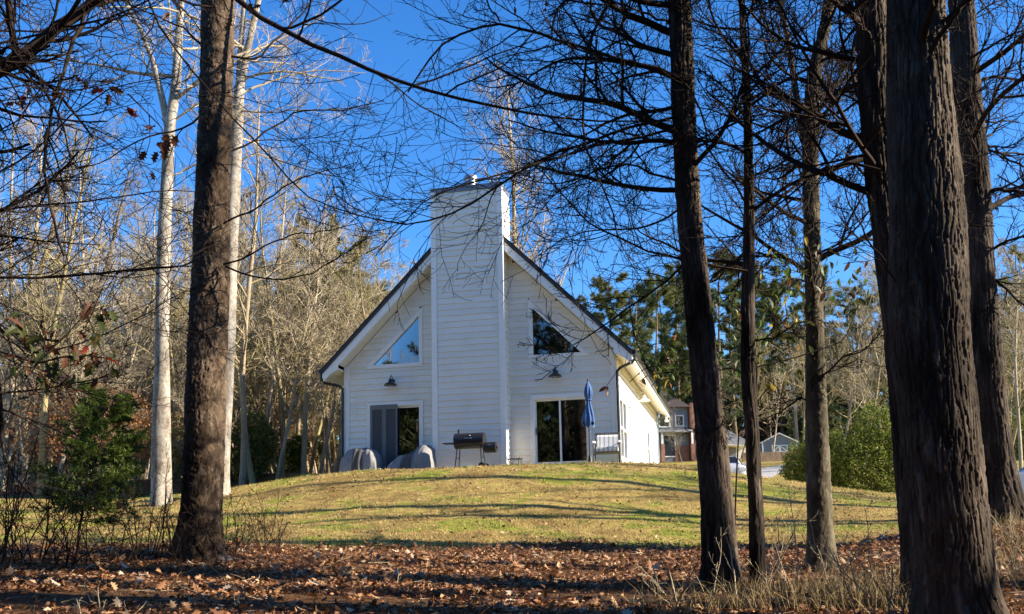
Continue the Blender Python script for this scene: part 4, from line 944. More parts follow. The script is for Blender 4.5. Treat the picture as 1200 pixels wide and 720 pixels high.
for i in range(46):
    px, d = rr.uniform(262, 470), rr.uniform(37, 62); x, y = gp(px, d); bare_tree(x, y, rr.choice((3, 4, 4)), rr.uniform(.7, 1.25), 'slender leafless sapling deep in the sunlit wood between scaly pine and house', GL, 'bare_sapling')
for i in range(46):
    px, d = rr.uniform(-40, 250), rr.uniform(34, 66); x, y = gp(px, d); bare_tree(x, y, rr.choice((3, 4, 4)), rr.uniform(.7, 1.3), 'slender leafless sapling deep in the wood beyond the white sycamore', GF, 'bare_sapling')
GP_ = 'pines behind the bare wood'
for px, d, k, s in [(365, 46, 0, .84), (402, 50, 0, .86), (335, 52, 3, .75), (432, 56, 2, .95), (455, 60, 2, .9), (385, 44, 2, .78), (300, 68, 3, .9), (470, 75, 3, .78), (270, 66, 0, .85), (345, 72, 3, .95), (380, 76, 3, 1.), (410, 80, 3, .95), (440, 84, 3, .9), (285, 78, 3, .9), (315, 82, 3, 1.)]:
    x, y = gp(px, d); pine(x, y, k, s, 'olive pine rising behind the bare wood next to the house roof', GP_)
for px, d, k, s in [(20, 75, 3, .9), (70, 78, 0, .9), (130, 80, 3, .8), (170, 76, 2, .9), (225, 78, 3, .85), (-40, 72, 1, .9), (100, 85, 1, .9), (0, 82, 3, 1.), (45, 84, 3, 1.), (150, 88, 3, 1.), (200, 84, 3, .95), (245, 86, 3, 1.), (80, 90, 3, 1.)]:
    x, y = gp(px, d); pine(x, y, k, s, 'dark pine behind the wood beyond the white sycamore', 'pines behind the far wood')
for i in range(30):
    px = -60 + i * 18 + rr.uniform(-6, 6); x, y = gp(px, rr.uniform(84, 112)); pine(x, y, 4, rr.uniform(.85, 1.2), 'bushy young pine closing the view behind the woods', 'bushy young pines at the back of the wood')
for i in range(34):
    px = 690 + i * 16 + rr.uniform(-6, 6); x, y = gp(px, rr.uniform(104, 128)); pine(x, y, 4, rr.uniform(.9, 1.25), 'bushy young pine closing the view behind the shed', 'bushy young pines behind the shed')
# pines and bare trees behind the house on the driveway side
_rows = [(722, 62, 0, .82), (700, 68, 1, .68), (745, 66, 3, .76), (768, 74, 2, 1.15), (800, 78, 0, 1.05), (826, 72, 1, .85), (850, 84, 3, 1.1), (880, 92, 1, 1.05), (905, 96, 3, 1.1), (935, 95, 0, 1.2), (965, 90, 1, 1.0), (1000, 92, 3, 1.0), (1035, 88, 0, 1.0),
                    (1075, 86, 1, .95), (1150, 84, 3, .9), (1190, 80, 0, .95), (1225, 84, 1, 1.), (865, 100, 1, 1.2), (920, 108, 3, 1.2), (980, 106, 3, 1.1), (785, 100, 3, 1.2), (745, 96, 3, .95), (825, 104, 3, 1.2), (1015, 108, 3, 1.1), (1055, 104, 3, 1.1), (1120, 100, 3, 1.), (1170, 98, 3, 1.), (1210, 100, 3, 1.), (890, 112, 3, 1.3), (950, 114, 3, 1.3)]
_rk = ranked(_rows, 80, False)
for px, d, k, s in _rows:
    x, y = gp(px, d); pine(x, y, k, s, ('green pine behind the roof slope, ' + _rk[(px, d, k, s)] + ' counting from the house' if (px, d, k, s) in _rk else 'dark green pine of the dense belt behind the shed'), 'pines behind the neighbour yard')
for px, d, k, s in [(803, 60, 4, .6), (868, 76, 3, 1.0), (905, 78, 4, 1.3), (955, 70, 3, 1.2), (985, 60, 4, 1.7), (1010, 55, 3, 1.2), (1040, 50, 4, 1.6), (1065, 58, 1, .9), (1175, 50, 3, 1.1), (1195, 45, 4, 1.6), (1215, 55, 5, .8), (1180, 62, 1, .9), (1150, 60, 3, 1.3), (940, 82, 1, .8), (1030, 70, 5, .8)]:
    x, y = gp(px, d); bare_tree(x, y, k, s, 'leafless grey tree between the bushes and the far pines', 'leafless trees round the neighbour yard')
# tall pale tree behind the chimney
x, y = gp(622, 46); bb = bare_variant(120, 20, .2, .85, M['twig_pale'], .05, (34, 8, 6, 3), .07)
put_tree('bare_tree', bb, ('trunk', 'crown'), (x, y, gz(x, y)), 1.0, 1.0, 'tall slender pale leafless tree rising behind the chimney', 'tree')
# unseen trees round the camera: some mirrored in the glass, some added to block sky light
for x, y, k, s in [(-22, -3, 2, 1.05), (-27, -6, 0, 1.1), (-18, -9, 5, 1.1), (-31, 1, 2, .9), (-24, -14, 0, 1.2), (-35, -10, 2, 1.2)]:
    bare_tree(x, y, k, s, 'leafless tree behind the viewer, mirrored in the gable window', 'trees behind the viewer')
for x, y, k, s in [(-13, -5.5, 3, 1.5), (-16, -6, 3, 1.5), (-10.5, -5, 3, 1.45), (-11, -8, 3, 1.1), (-7, -10, 1, 1.), (-14, -9, 3, 1.15), (-4, -14, 3, 1.), (-9, -14, 3, 1.2), (-17, -7, 3, 1.1), (-12, -15, 3, 1.3), (-15, -13, 3, 1.2), (3, -16, 3, 1.), (-20, -15, 3, 1.),
                   (-24, -10, 2, .85), (-28, -7, 2, .8), (-32, -5, 2, .85), (-30, -12, 2, .9), (-22, -12, 2, .8), (-36, 6, 3, .7), (-44, -2, 3, .8), (-16, 5, 3, .75), (-18, 10, 3, .6), (-24, 8, 3, .6), (-26, 14, 3, .6)]:  # the last few, left of the viewer, are added to block sky light
    pine(x, y, k, s, 'pine out of view round the viewer, mirrored in dark glass and blocking sky light', 'pines behind the viewer')
for x, y, s in [(-12, -3, 1.), (-12.5, 2, .95), (-12.5, 6, .9), (-14.5, 10, .8), (-16.5, 8, .9), (-7, -7, 1.1), (-1, -9, 1.1), (5, -8, 1.1), (9.5, -4, 1.1), (13, -4, 1.1), (14, 0, 1.), (18, -3, 1.1), (-9, -10, 1.2), (-16, -2, 1.), (-18, 6, .85), (-19, 13, .7), (10, -10, 1.2), (-4, -6.5, 1.), (2, -7, 1.), (-10, 0, .8), (-11, 4.5, .75), (-12, 8.2, .7), (7, -5.5, .9), (12, -1.5, .9), (16, 1.5, .8)]:  # added unseen pines that keep sky light off the near trunks
    pine(x, y, 4, s, 'unseen bushy young pine added round the viewer to dim the sky light', 'unseen bushy pines added to dim the sky light')
# trees outside the frame towards the sun, whose shade crosses the lawn and leaves
bare.append(bare_variant(130, 17, .2, .7, M['twig_tan'], .04, (10, 4, 3, 0))); bare.append(bare_variant(131, 18, .36, .7, M['twig_tan'], .03, (10, 5, 4, 0)))
for x, y, k, s in [(9, 9.0, 7, .9), (14, 5.6, 6, .9), (12.5, 13.4, 7, .85), (14, 17.4, 6, 1.), (18, 19.4, 6, 1.1), (21, 21.4, 6, 1.), (16.5, 16.2, 6, .9), (24, 20, 0, .8)]:
    bare_tree(x, y, k, s, 'leafless tree outside the frame towards the sun', 'trees outside the frame towards the sun')

# ------------------------------------------------------------------ shrubs
def bush(name, label, px, d, lobes, n, size, mat, seed, group, stem=True, dz=0., cat='bush'):
    x, y = gp(px, d); z = gz(x, y) + dz; root = empty(name, (x, y, z)); tag(root, label, cat, group)
    link('foliage', blob_foliage('foliage', lobes, n, size, mat, seed), root)['kind'] = 'stuff'
    if stem:
        nt_ = Net(); k = 9; P = np.zeros((k, 6, 3)); hh = max(l[2] for l in lobes)
        for i in range(k):
            l = lobes[i % len(lobes)]; e = np.array(l[:3]) + rr.uniform(-.3, .3); s0 = np.array([l[0] * .25 + rr.uniform(-.1, .1), l[1] * .25, -.2]); P[i] = s0 + (e - s0) * np.linspace(0, 1, 6)[:, None] ** np.array([1.4, 1.4, 1])
        nt_.add(P, np.linspace(.05, .012, 6)[None] * np.ones((k, 1)), 5); link('stems', nt_.mesh('stems', M['twig_tan']), root)
    return root
GB = 'evergreen bushes beyond the lawn'
bush('evergreen_bush', 'largest rounded evergreen bush beside the huge furrowed trunk', 1022, 34, [(0, 0, 1.2, 1.3, 1.2, 1.3), (.4, .1, 2.2, 1.0, .95, 1.15), (-.8, -.3, .9, .8, .8, .95), (1.1, 0, 1.3, 1.0, 1., 1.3)], 24000, .095, M['holly'], 301, GB)
bush('evergreen_bush', 'mid-sized evergreen bush behind the forked grey-green trunk', 966, 35.5, [(0, 0, 1.1, .95, .95, 1.25), (-.35, 0, .7, .8, .8, .8), (.4, .1, 1.3, .7, .7, 1.1)], 16000, .09, M['holly'], 302, GB)
bush('evergreen_bush', 'low dark evergreen bush nearest the pale driveway', 940, 36.5, [(0, 0, .85, .72, .72, .95), (.3, 0, .5, .6, .6, .6)], 10000, .09, M['holly'], 303, GB)
for i, (px, d, h, lab) in enumerate([(287, 36, 2.6, 'yellow-green laurel bush under the bare trees, nearest the scaly pine'), (300, 37.5, 2.0, 'small yellow-green laurel bush under the bare trees'), (340, 41, 1.7, 'low glossy green bush in the wood nearest the house'), (205, 36, 2.6, 'olive shrub just behind the white sycamore foot')]):
    bush('laurel_bush', lab, px, d, [(0, 0, h * .4, h * .33, h * .33, h * .42), (.3, .1, h * .65, h * .25, h * .25, h * .35)], 2600, .15, M['holly_y'] if i != 2 else M['holly'], 310 + i, 'green bushes in the wood')
for i, (px, d, h) in enumerate([(1195, 62, 3.), (1170, 66, 2.6), (1225, 60, 3.)]):
    bush('yellowing_shrub', 'yellowing shrub past the parked grey car, ' + ('closest to the frame edge', 'beside the cedar trunk', 'mostly outside the frame')[i], px, d, [(0, 0, h * .4, h * .6, h * .5, h * .42), (.5, 0, h * .5, h * .5, h * .4, h * .4)], 3000, .2, M['holly_y'], 330 + i, 'yellowing shrubs')
for i, (px, d, h) in enumerate([(90, 32, 4.6), (132, 33, 4.4), (160, 34, 4.), (112, 35, 5.2), (218, 34, 3.2), (50, 33, 4.5), (78, 40, 5.), (118, 42, 4.2), (150, 40, 3.6), (222, 46, 4.5), (235, 41, 2.5), (345, 45, 3.2), (378, 42, 2.4), (30, 48, 5), (180, 50, 5.), (305, 48, 5.5)]):
    x, y = gp(px, d); bb_ = bare[4]
    root = put_tree('beech_sapling', bb_, ('trunk', 'crown'), (x, y, gz(x, y)), i, h / 7, 'rust-leaved beech sapling in the wood, ' + ('beyond the white sycamore' if px < 250 else 'between scaly pine and house'), 'tree', 'rust-leaved beech saplings')
    link('foliage', blob_foliage('foliage', [(0, 0, 3.2, 1.9, 1.9, 1.4), (.6, .4, 4.6, 1.5, 1.5, 1.2), (-.6, .3, 2.2, 1.5, 1.5, .8)], 1300, .19, M['rust'], 350 + i), root)
# green cedar sapling in front of the lawn
cx_, cy_, _z = on_ground(90, 645, 12.9); root = empty('cedar_sapling', (cx_, cy_, gz(cx_, cy_))); tag(root, 'small green cedar sapling with one thin dark stem at the wood edge', 'tree')
kp = rg; rg = np.random.default_rng(400)
P = smooth_line(np.array([(0, 0, -.15), (.02, 0, .4), (.12, 0, .95), (.26, .02, 1.5), (.4, .03, 2.1)]), 12)[None]; R = np.linspace(.02, .006, 12)[None]
a_ = Net(); a_.add(P, R, 6); link('trunk', a_.mesh('trunk', M['twig_dark']), root)
P1, R1 = sprout(P, R, 90, (.22, .46), (50, 90), 8, .5, .27, .99, .01, .08, shrink=.55)
P2, R2 = sprout(P1, R1, 10, (.25, .5), (30, 55), 5, .6, .2, 1., .0, .12); b_ = Net(); b_.add(P1, R1, 4); b_.add(P2, R2, 3); link('limbs', b_.mesh('limbs', M['twig_dark']), root)
ce = np.concatenate([P2[:, j] for j in range(5)] + [P1[:, j] for j in range(3, 8)]); cd_ = np.concatenate([P2[:, -1] - P2[:, 0]] * 5 + [P1[:, -1] - P1[:, 0]] * 5)
V, Fc = needles(ce, unit(cd_), .08, .006, 8, .55); link('foliage', np_mesh('foliage', V, [Fc], M['cedar']), root); rg = kp

# leafless shrubs and seedlings at the wood edge
def wild_shrub(label, px, py, d, n, h, seed, mat, group, lean=.35, k2=5, k3=4):
    global rg
    keep = rg; rg = np.random.default_rng(seed); x, y, z = on_ground(px, py, d); root = empty('bare_shrub', (x, y, z)); tag(root, label, 'shrub', group)
    S = np.zeros((n, 3)); S[:, :2] = rg.normal(size=(n, 2)) * .12; S[:, 2] = -.08; D = unit(np.concatenate([rg.normal(size=(n, 2)) * lean, np.ones((n, 1))], 1)); L = h * rg.uniform(.55, 1.1, (n, 1)); pts = [S]
    for _ in range(9): pts.append(pts[-1] + D * L / 9); D = unit(D + rg.normal(size=D.shape) * .1)
    P = np.stack(pts, 1); R = np.linspace(.008, .003, 10)[None] * rg.uniform(.7, 1.4, (n, 1)); a = Net(); a.add(P, R, 5)
    link('stems', a.mesh('stems', mat), root)
    P2, R2 = sprout(P, R, k2, (.25, .5), (25, 60), 6, .65, .25, .98, .02, .14); P3, R3 = sprout(P2, R2, k3, (.3, .6), (25, 60), 5, .75, .2, .98, .02, .15)
    b = Net(); b.add(P2, np.maximum(R2, .0026), 3); b.add(P3, np.maximum(R3, .002), 3); link('twigs', b.mesh('twigs', mat), root)['kind'] = 'stuff'; rg = keep; return root
GS = 'leafless shrubs at the wood edge'
for i, (px, py, d, n, h, lab) in enumerate([(15, 650, 12.4, 6, 1.6, 'leafless shrub in the lower corner farthest from the house'), (45, 655, 12, 6, 1.5, 'leafless shrub between the corner and the cedar sapling'), (75, 660, 11.8, 5, 1.3, 'leafless shrub leaning against the cedar sapling'),
      (120, 655, 12.2, 4, 1.1, 'small leafless shrub just past the cedar sapling'), (155, 655, 12.5, 5, 1.2, 'upright leafless shrub midway between cedar sapling and scaly pine'), (183, 652, 13., 5, 1.3, 'leafless shrub in line with the white sycamore'), (205, 655, 12.6, 4, 1.0, 'leafless shrub touching the scaly pine foot on its dark side'),
      (262, 652, 12.8, 5, 1.0, 'leafless shrub touching the scaly pine foot on its sunny side'), (290, 645, 13.6, 5, 1.05, 'leafless shrub a step past the scaly pine'), (318, 640, 14.2, 5, .9, 'leafless shrub farthest along the lawn edge from the scaly pine'),
      (-20, 640, 11, 6, 1.7, 'leafless shrub half outside the frame')]):
    wild_shrub(lab, px, py, d, n + 3, h, 420 + i, M['twig_dark'], GS, .35, 6, 5)
GS2 = 'pale dry seedlings under the dark trees'
for i, (px, py, d, n, h, lab) in enumerate([(870, 700, 9.6, 4, .9, 'pale dry seedling between the two slimmest trunks'), (915, 690, 10., 5, 1.2, 'tall pale dry seedling before the sunlit lawn strip'), (985, 690, 10.2, 5, .9, 'pale dry seedling at the foot of the forked trunk'), (1020, 700, 9, 5, .8, 'pale dry seedling next to the huge trunk'),
      (1050, 715, 8.2, 5, .9, 'pale dry seedling against the huge trunk foot'), (800, 715, 9, 4, .7, 'low pale dry seedling left of the leaning dark trunk'), (1185, 650, 10.5, 5, .9, 'pale dry seedling below the cedar trunk'), (285, 720, 9, 3, .45, 'tiny pale seedling among leaves below the scaly pine'), (80, 725, 8.6, 3, .45, 'tiny forked pale seedling at the lower corner')]):
    wild_shrub(lab, px, py, d, n, h, 450 + i, M['twig_pale'], GS2, .45, 4, 3)

# ------------------------------------------------------------------ single leaves on twigs
def leaf_mesh(name, outline, mat, L=.1, fold=.3, curl=.25):
    pts = [(0, 0)] + outline; V = []; n = len(outline)
    for x, y in outline: V.append((x * L, y * L, (abs(x) * fold - curl * y * y) * L))
    mid = [(0, y * L, -curl * y * y * L) for y in np.linspace(0, 1, 5)]
    half = n // 2; Vr = V[:half]; Vl = V[half:][::-1]; allv = Vr + Vl + mid; F = []
    def strip(side, off):
        ys = np.linspace(0, 1, 5)
        for i in range(half - 1):
            ym = (outline[i][1] + outline[i + 1][1]) / 2; k = min(4, max(0, int(round(ym * 4))))
            a, b = off + i, off + i + 1; F.append((a, b, 2 * half + k) if side > 0 else (b, a, 2 * half + k))
            ka = min(4, max(0, int(round((outline[i - 1][1] + outline[i][1]) / 2 * 4)))) if i else 0
            if i and ka != k: F.append((a, 2 * half + k, 2 * half + ka) if side > 0 else (2 * half + k, a, 2 * half + ka))
    strip(1, 0); strip(-1, half)
    me = bpy.data.meshes.new(name); me.from_pydata(allv, [], F); me.update(); me.materials.append(mat); return me
oak_r = [(.02, -.18), (.03, 0), (.10, .08), (.30, .14), (.16, .26), (.20, .34), (.42, .46), (.20, .50), (.18, .60), (.34, .78), (.14, .78), (.06, .92), (.0, 1.02)]
oak = oak_r + [(-x, y) for x, y in oak_r[::-1]]
mag_r = [(.01, -.12), (.015, 0), (.12, .15), (.2, .38), (.21, .55), (.16, .75), (.07, .92), (0, 1.)]
mag = mag_r + [(-x, y) for x, y in mag_r[::-1]]
lm = {c: leafmat('leaf_' + c, [(0, v), (1, tuple(k * 1.3 for k in v))], .5, .4) for c, v in dict(red=(.17, .022, .01), brown=(.11, .045, .022), green=(.05, .06, .015), bright=(.08, .13, .025), yellow=(.34, .24, .03), rust=(.3, .12, .03)).items()}
oak_m = {c: leaf_mesh('oak_leaf', oak, lm[c], .13) for c in ('red', 'brown', 'green')}
mag_m = {c: leaf_mesh('long_leaf', mag, lm[c], .12) for c in ('green', 'bright', 'yellow', 'rust', 'brown')}
def leafy_sprig(name, label, limbs, d, clusters, meshes, weights, n, sc, seed, cat='sapling', group=None, hang=.5, twig='twig_dark', base=None):
    """a leafy branch or sapling: traced stems, then single leaves round given pixel spots (px, py, spread in m)"""
    r_ = random.Random(seed); root = empty(name, tuple(base) if base is not None else tuple(at(limbs[0][0][0], limbs[0][0][1], d))); tag(root, label, cat, group); off = -np.array(root.location)
    for ln_ in limbs:
        Q = smooth_line(line_px(ln_, d), 14); a = Net(); a.add(Q[None, :, :3], Q[None, :, 3], 6); link('stem', a.mesh('stem', M[twig]), root, off)
    keys = list(meshes)
    for i in range(n):
        px, py, sp_ = r_.choice(clusters); c = at(px, py, d); p = [c[0] + r_.gauss(0, sp_), c[1] + r_.gauss(0, sp_), c[2] + r_.gauss(0, sp_ * .8)]
        o = link('leaf', meshes[r_.choices(keys, weights)[0]], root, (p[0] + off[0], p[1] + off[1], p[2] + off[2]), (r_.uniform(-2.6, -.6) * hang + r_.uniform(-.7, .7), r_.uniform(-.8, .8), r_.uniform(0, 6.28)))
        k = sc * r_.uniform(.65, 1.25); o.scale = (k, k, k)
    return root
b0 = on_ground(-60, 680, 8.2)
leafy_sprig('oak_sapling', 'oak sapling branch with dark green and red lobed leaves over the wood', [[(-60, 640, 5), (-40, 500, 4), (-5, 400, 3.5), (18, 420, 3), (40, 430, 2.5), (80, 415, 2), (130, 420, 1.5)], [(-5, 380, 3), (10, 395, 2.5), (30, 415, 2)], [(40, 430, 2), (75, 395, 1.6), (118, 350, 1.3), (122, 382, 1.2)], [(30, 440, 2), (40, 460, 1.5), (30, 490, 1)]],
            8, [(40, 415, .14), (55, 420, .12), (75, 420, .14), (95, 425, .12), (75, 395, .14), (110, 405, .12), (120, 385, .1), (120, 360, .06), (20, 385, .07), (60, 445, .14), (130, 425, .06), (30, 435, .12)], oak_m, (.5, 4, 5), 74, .95, 501, base=b0)
leafy_sprig('hanging_leaves', 'withered brown oak leaves hanging from twigs beside the white sycamore', [[(150, 110, 2), (175, 135, 1.6), (190, 150, 1.3), (195, 175, 1)], [(175, 135, 1.4), (176, 165, 1), (170, 185, .8)]], 9, [(177, 152, .04), (192, 160, .05), (170, 178, .05), (180, 200, .04), (190, 170, .04)], {'brown': oak_m['brown']}, (1,), 16, 1.0, 502, 'leaves', hang=1.2)
leafy_sprig('hanging_leaves', 'rusty curled leaves hanging under the thick dark corner limb', [[(60, 85, 1.6), (90, 95, 1.4), (120, 95, 1.2), (140, 100, 1)], [(20, 110, 1.4), (30, 125, 1)]], 9, [(112, 98, .05), (122, 100, .05), (134, 102, .05), (74, 112, .03), (25, 125, .05), (28, 100, .04), (97, 93, .03), (153, 133, .03)], {'brown': oak_m['brown'], 'red': oak_m['red']}, (3, 1), 22, .85, 503, 'leaves', hang=1.2)
leafy_sprig('hanging_leaves', 'few dark withered leaves near the top of the scaly pine', [[(200, -10, 2), (208, 10, 1.4)], [(262, 0, 2), (268, 14, 1.4)], [(290, -8, 2), (296, 12, 1)]], 10, [(209, 12, .05), (268, 20, .05), (296, 8, .04), (335, 2, .03)], {'brown': oak_m['brown']}, (1,), 11, 1.0, 504, 'leaves', hang=1.2)
leafy_sprig('hanging_leaves', 'scattered dark leaves on thin twigs before the sky above the chimney', [[(598, -10, 1.6), (604, 6, 1)], [(622, -10, 1.6), (620, 12, 1)], [(640, -10, 1.6), (640, 6, 1)]], 10, [(604, 8, .02), (619, 10, .02), (639, 6, .02), (712, 28, .02), (728, 6, .02)], {'brown': mag_m['brown']}, (1,), 9, .8, 505, 'leaves', hang=1.0)
b1 = on_ground(893, 688, 11.2)
leafy_sprig('magnolia_sapling', 'leafy evergreen sapling with green and yellowing leaves among the dark trunks', [[(893, 686, 3), (888, 620, 2.8), (890, 560, 2.6), (884, 500, 2.4), (888, 440, 2.2), (882, 390, 2), (886, 330, 1.4)], [(887, 450, 2), (860, 430, 1.7), (820, 440, 1.6), (780, 436, 1.3), (762, 440, 1)], [(883, 400, 2), (850, 375, 1.6), (810, 385, 1.4)], [(883, 380, 2), (920, 340, 1.6), (950, 320, 1.4)], [(887, 430, 2), (930, 420, 1.6), (990, 400, 1.3), (1010, 345, 1)]],
            11, [(840, 400, .2), (860, 385, .2), (815, 425, .18), (790, 430, .16), (780, 445, .12), (880, 340, .2), (905, 330, .22), (925, 310, .22), (860, 420, .2), (895, 370, .2), (910, 300, .2), (850, 355, .2), (920, 360, .2), (945, 340, .2), (985, 345, .2), (1010, 340, .2), (990, 300, .22), (770, 415, .1), (905, 420, .2), (930, 390, .2)],
            mag_m, (5, 4, .7, .6, .5), 290, .95, 506, base=b1)
leafy_sprig('hanging_leaves', 'dark withered leaf pair hanging before the sunlit side wall', [[(812, 420, 1.6), (785, 425, 1.3), (755, 432, 1.1), (738, 448, .8)], [(760, 430, 1.2), (742, 420, 1), (722, 437, .8), (711, 452, .7)]], 11, [(749, 448, .015), (757, 440, .03), (768, 436, .04), (711, 454, .008)], {'brown': mag_m['brown'], 'rust': mag_m['rust']}, (3, 1), 8, .85, 507, 'leaves', hang=1.2)
leafy_sprig('yellow_leaf_twig', 'twig with few bright yellow leaves high in front of the far pines', [[(866, 676, 2.4), (861, 620, 2.2), (863, 560, 2), (866, 500, 1.8), (895, 460, 1.3), (905, 450, 1)]], 12, [(902, 450, .05), (893, 448, .06), (950, 420, .05)], {'yellow': mag_m['yellow']}, (1,), 7, .9, 508, 'leaves', hang=.8)
# pine sprigs against the sky near the chimney top
for i, (px, py) in enumerate([(508, 198), (528, 192), (655, 205), (690, 235), (622, 190)]):
    root = empty('pine_sprig', tuple(at(px, py, 10))); tag(root, 'spidery long-needled pine sprig before the sky, ' + ('leftmost of the pair by the chimney cap', 'nearer the chimney cap', 'beside the pale tree behind the chimney', 'lowest over the roof edge', 'just right of the chimney top')[i], 'sprig', 'pine sprigs near the chimney')
    V, Fc = needles(np.zeros((3, 3)) + rg.normal(size=(3, 3)) * .01, np.array([[0, 0, -.5]] * 3), .17, .0016, 12, .8); link('needles', np_mesh('needles', V, [Fc], M['needle_dark']), root)
    a = Net(); a.add(smooth_line(np.array([(0, 0, 0), (.08, 0, .04), (.2, .02, .06), (.34, .05, .05)]), 8)[None], np.linspace(.003, .006, 8)[None], 5); link('twig', a.mesh('twig', M['twig_dark']), root)

# ------------------------------------------------------------------ ground cover
def scatter(n, x0, x1, y0, y1, mask=None):
    x = rg.uniform(x0, x1, n); y = rg.uniform(y0, y1, n)
    if mask is not None:
        k = rg.uniform(size=n) < mask(x, y); x, y = x[k], y[k]
    return np.stack([x, y, gz(x, y)], 1)
def fan(x, y): return (np.abs(x) < y * .56 + .8)
M['litter'] = leafmat('fallen_leaf', [(0, (.08, .03, .014)), (.35, (.20, .08, .03)), (.65, (.32, .14, .052)), (.9, (.42, .235, .11)), (1, (.6, .46, .31))], .65, .15, .4)
def drift(x, y): return np.clip(.62 + .75 * vnoise(x * 1.1 + 40, y * 1.5 + 40, 97, 5) + .4 * vnoise(x * 3.3 + 40, y * 4.1 + 40, 97, 6), .06, 1)
C = scatter(240000, -12, 12, 5.5, 17.5, lambda x, y: drift(x, y) * (1 - .985 * lawn_mask(x, y - .15)) * fan(x, y) * np.clip(1.25 - .02 * y, .3, 1)); n = len(C)
C[:, 2] += rg.uniform(.005, .05, n); up_ = rg.normal(size=(n, 3)) * np.array([1, 1, .35])
V, Fc = leaf_cards(C, .022 + .085 * rg.beta(1.3, 3.2, n), up_, .58, .5)
tag(link('leaf_litter', np_mesh('leaf_litter', V, [Fc], M['litter'])), 'fallen brown leaves covering the wood floor', 'leaves', kind='stuff')
C = scatter(150000, -12, 12, 5.5, 17, lambda x, y: (1 - lawn_mask(x, y)) * fan(x, y)); n = len(C); C[:, 2] += rg.uniform(.01, .05, n); D = unit(rg.normal(size=(n, 3)) * np.array([1, 1, .18])); S = unit(np.cross(D, [0, 0, 1])) * .0018
M['straw'] = leafmat('pine_straw', [(0, (.16, .06, .02)), (.6, (.27, .115, .04)), (1, (.40, .22, .10))], .6, .15)
V = np.stack([C - D * .09 - S, C - D * .09 + S, C + D * .09], 1).reshape(-1, 3); tag(link('pine_straw', np_mesh('pine_straw', V, [np.arange(n * 3).reshape(-1, 3)], M['straw'])), 'rusty pine straw strewn among the fallen leaves', 'pine straw', kind='stuff')
C = scatter(2400, -12, 14, 15.3, 27, lambda x, y: lawn_mask(x, y)); C[:, 2] += .035; V, Fc = leaf_cards(C, rg.uniform(.04, .09, len(C)), rg.normal(size=(len(C), 3)) * np.array([1, 1, .3]), .6, .5)
tag(link('lawn_leaves', np_mesh('lawn_leaves', V, [Fc], M['litter'])), 'stray brown leaves scattered over the lawn', 'leaves', kind='stuff')
M['weed'] = leafmat('weed_leaf', [(0, (.10, .15, .03)), (.6, (.17, .22, .045)), (1, (.28, .29, .08))], .6, .3)
def blades(name, C, h, wd, lean, mat, label):
    n = len(C); D = unit(np.concatenate([rg.normal(size=(n, 2)) * lean, np.ones((n, 1))], 1)); S = unit(np.cross(D, rg.normal(size=(n, 3)))) * wd; hh = np.asarray(h).reshape(-1, 1)
    V = np.stack([C - S, C + S, C + D * hh], 1).reshape(-1, 3); tag(link(name, np_mesh(name, V, [np.arange(n * 3).reshape(-1, 3)], mat)), label, 'grass', kind='stuff')
# whole oak leaves among the litter
C = scatter(9000, -9, 9, 6, 16, lambda x, y: (1 - lawn_mask(x, y)) * fan(x, y) * drift(x, y)); n = len(C); me_ = oak_m['brown']; lv = np.array([v.co for v in me_.vertices]) / .13; lf = [p_.vertices[:] for p_ in me_.polygons]
az_ = rg.uniform(0, 6.28, n); tl = rg.normal(size=n) * .45; rl = rg.normal(size=n) * .35; sc_ = rg.uniform(.06, .13, n)
Rz = np.stack([np.cos(az_), -np.sin(az_), 0 * az_, np.sin(az_), np.cos(az_), 0 * az_, 0 * az_, 0 * az_, 1 + 0 * az_], 1).reshape(-1, 3, 3); Rx = np.stack([1 + 0 * tl, 0 * tl, 0 * tl, 0 * tl, np.cos(tl), -np.sin(tl), 0 * tl, np.sin(tl), np.cos(tl)], 1).reshape(-1, 3, 3); Ry = np.stack([np.cos(rl), 0 * rl, np.sin(rl), 0 * rl, 1 + 0 * rl, 0 * rl, -np.sin(rl), 0 * rl, np.cos(rl)], 1).reshape(-1, 3, 3)
V = np.einsum('nij,njk,nkl,vl->nvi', Rz, Rx, Ry, lv) * sc_[:, None, None] * np.where(rg.uniform(size=(n, 1, 1)) < .5, 1, -1) * np.array([1, 1, 1]) + (C + np.array([0, 0, .055]))[:, None, :]
tf = np.array(lf); V = V.reshape(-1, 3); Fc = (tf[None] + (np.arange(n) * len(lv))[:, None, None]).reshape(-1, 3)
M['oak_litter'] = leafmat('fallen_oak_leaf', [(0, (.12, .05, .022)), (.4, (.24, .11, .045)), (.75, (.36, .2, .09)), (.92, (.48, .33, .2)), (1, (.62, .5, .36))], .6, .15, .4)
tag(link('fallen_oak_leaves', np_mesh('fallen_oak_leaves', V, [Fc], M['oak_litter'])), 'whole fallen oak leaves lying on the litter', 'leaves', kind='stuff')
# green weeds in the lawn
C = scatter(90, -9, 12, 15.8, 25.5, lambda x, y: lawn_mask(x, y)); W_ = np.repeat(C, 60, 0); W_[:, :2] += rg.normal(size=(len(W_), 2)) * np.repeat(rg.uniform(.04, .14, len(C)), 60)[:, None]; W_[:, 2] = gz(W_[:, 0], W_[:, 1])
blades('lawn_weeds', W_, rg.uniform(.04, .10, len(W_)), .006, .9, M['weed'], 'small green weed patches in the lawn')
